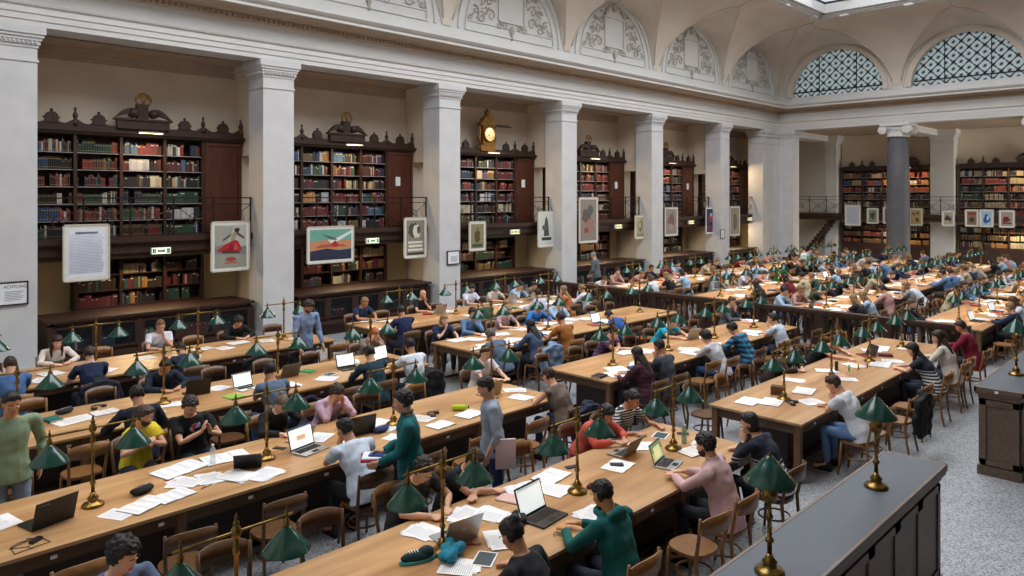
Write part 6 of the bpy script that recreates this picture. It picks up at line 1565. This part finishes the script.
sheets(7.00, 13.90, 2.90, 'scattered white papers at the far end of the fourth row, fourth row', w=.23, h=.31, n=6, seed=111)
# jackets on chair backs
def jacket(x, r, side, label, c):
    e = ROWS[r][0 if side < 0 else 1]; d = .47
    item('jacket', x, e + side * d, 0 if side < 0 else PI, label, 'jacket', z=0, c=c)
jacket(10.38, 'C', -1, 'pale denim jacket hanging on a chair back', '#7f97b5')
jacket(7.43, 'C', -1, 'black jacket hanging behind the white t-shirt', '#15171d')
jacket(5.21, 'B', 1, 'navy coat hanging behind the pale pink jumper', '#171d33')
jacket(11.49, 'A', -1, 'black coat over a chair of the front row', '#111215')
jacket(6.02, 'D', -1, 'black coat over a chair, fourth row', '#121216')
jacket(6.88, 'D', -1, 'second black coat over a chair, fourth row', '#16161b')
jacket(7.72, 'B', -1, 'dark blue coat on the chair of the bare-backed person', '#18223a')
jacket(3.5, 'D', -1, 'dark coat on the chair of the navy t-shirt', '#1a1f2e')
item('backpack', 5.9, 5.95, .5, 'black backpack on the floor behind the front row', 'backpack', z=0)
item('backpack', 8.35, 9.0, 1.2, 'dark backpack on the floor at the aisle', 'backpack', z=0, c='#24272e')
item('closed_book', 11.1, 3.02, .3, 'bright green card lying on the terrazzo floor', 'card', z=0, c='#9be02a', s=(.10, .16, .01))
# what the two walking persons carry
item('closed_book', 4.42, 6.36, .95, 'dark red folder held by the walking person in teal', 'folder', z=.975, c='#a32036', s=(.24, .34, .02))
item('closed_book', 4.42, 6.36, .85, 'white papers on the red folder of the walker', 'papers', z=.996, c='#dfe3ea', s=(.21, .30, .015))
item('closed_book', 4.41, 6.36, .7, 'small blue notebook on top of the carried papers', 'notebook', z=1.012, c='#27408a', s=(.10, .15, .012))
o = MB().box(-.11, .11, -.012, .012, -.16, .16).box(-.10, .10, .012, .016, -.15, .15, 1).build('paper_folder', [cm('#e8d0d6'), M_white], None, (5.60, 5.66, .90), -.6); tag(o, 'pink paper folder held at the side of the grey walker', 'folder')
# everything else that lies in front of readers further away
pr = random.Random(77); NEAR = {('A', 0), ('B', 0), ('C', 0), ('D', 0), ('A', 1)}
for (r, s, side, i), x in sorted(OCC.items(), key=lambda q: str(q[0])):
    if (r, s) in NEAR: continue
    e = ROWS[r][0 if side < 0 else 1]; y = e - side * .24; at = 'seat %s, %s, %s, %s' % (NUM[i + 1], SIDEN[side], ROWN[r], SECN[s]); q = pr.random(); rz = (0 if side < 0 else PI) + pr.uniform(-.3, .3)
    if q < .42: book(x + pr.uniform(-.06, .06), y, rz, 'open white book at ' + at, w=.21, h=.3, cover='#3a2f2a')
    elif q < .72: sheets(x, y, rz, 'loose white sheets at ' + at, w=.24, h=.32, n=6, seed=50 + pr.randrange(3))
    elif q < .88: lap(x, y - side * .12, rz, '%s laptop at %s' % (('silver', 'black')[int(q * 100) % 2], at), **(dict(body=M_silver, screen=SCR_W) if int(q * 100) % 2 == 0 else dict(body=M_black, screen=SCR_W)))
    else: item('closed_book', x, y, rz, 'closed blue book at ' + at, 'book', c='#2f4f86')
    if pr.random() < .75: sheets(x + pr.uniform(.22, .34), y - side * pr.uniform(.1, .25), pr.uniform(0, 3), 'white papers right of ' + at, w=.26, h=.34, n=8, seed=60 + pr.randrange(3))
    if pr.random() < .3: k = pr.randrange(4); item('closed_book', x - .3, y - side * .1, pr.uniform(0, 3), '%s book left of %s' % (('red', 'green', 'pink', 'black')[k], at), 'book', c=('#a8302c', '#2f7a4a', '#d38a9a', '#1a1a1c')[k])
dups = {k: v for k, v in LABELS.items() if len(v) > 1}
print('duplicate labels', len(dups), list(dups.items())[:6], 'objects', len(bpy.data.objects))
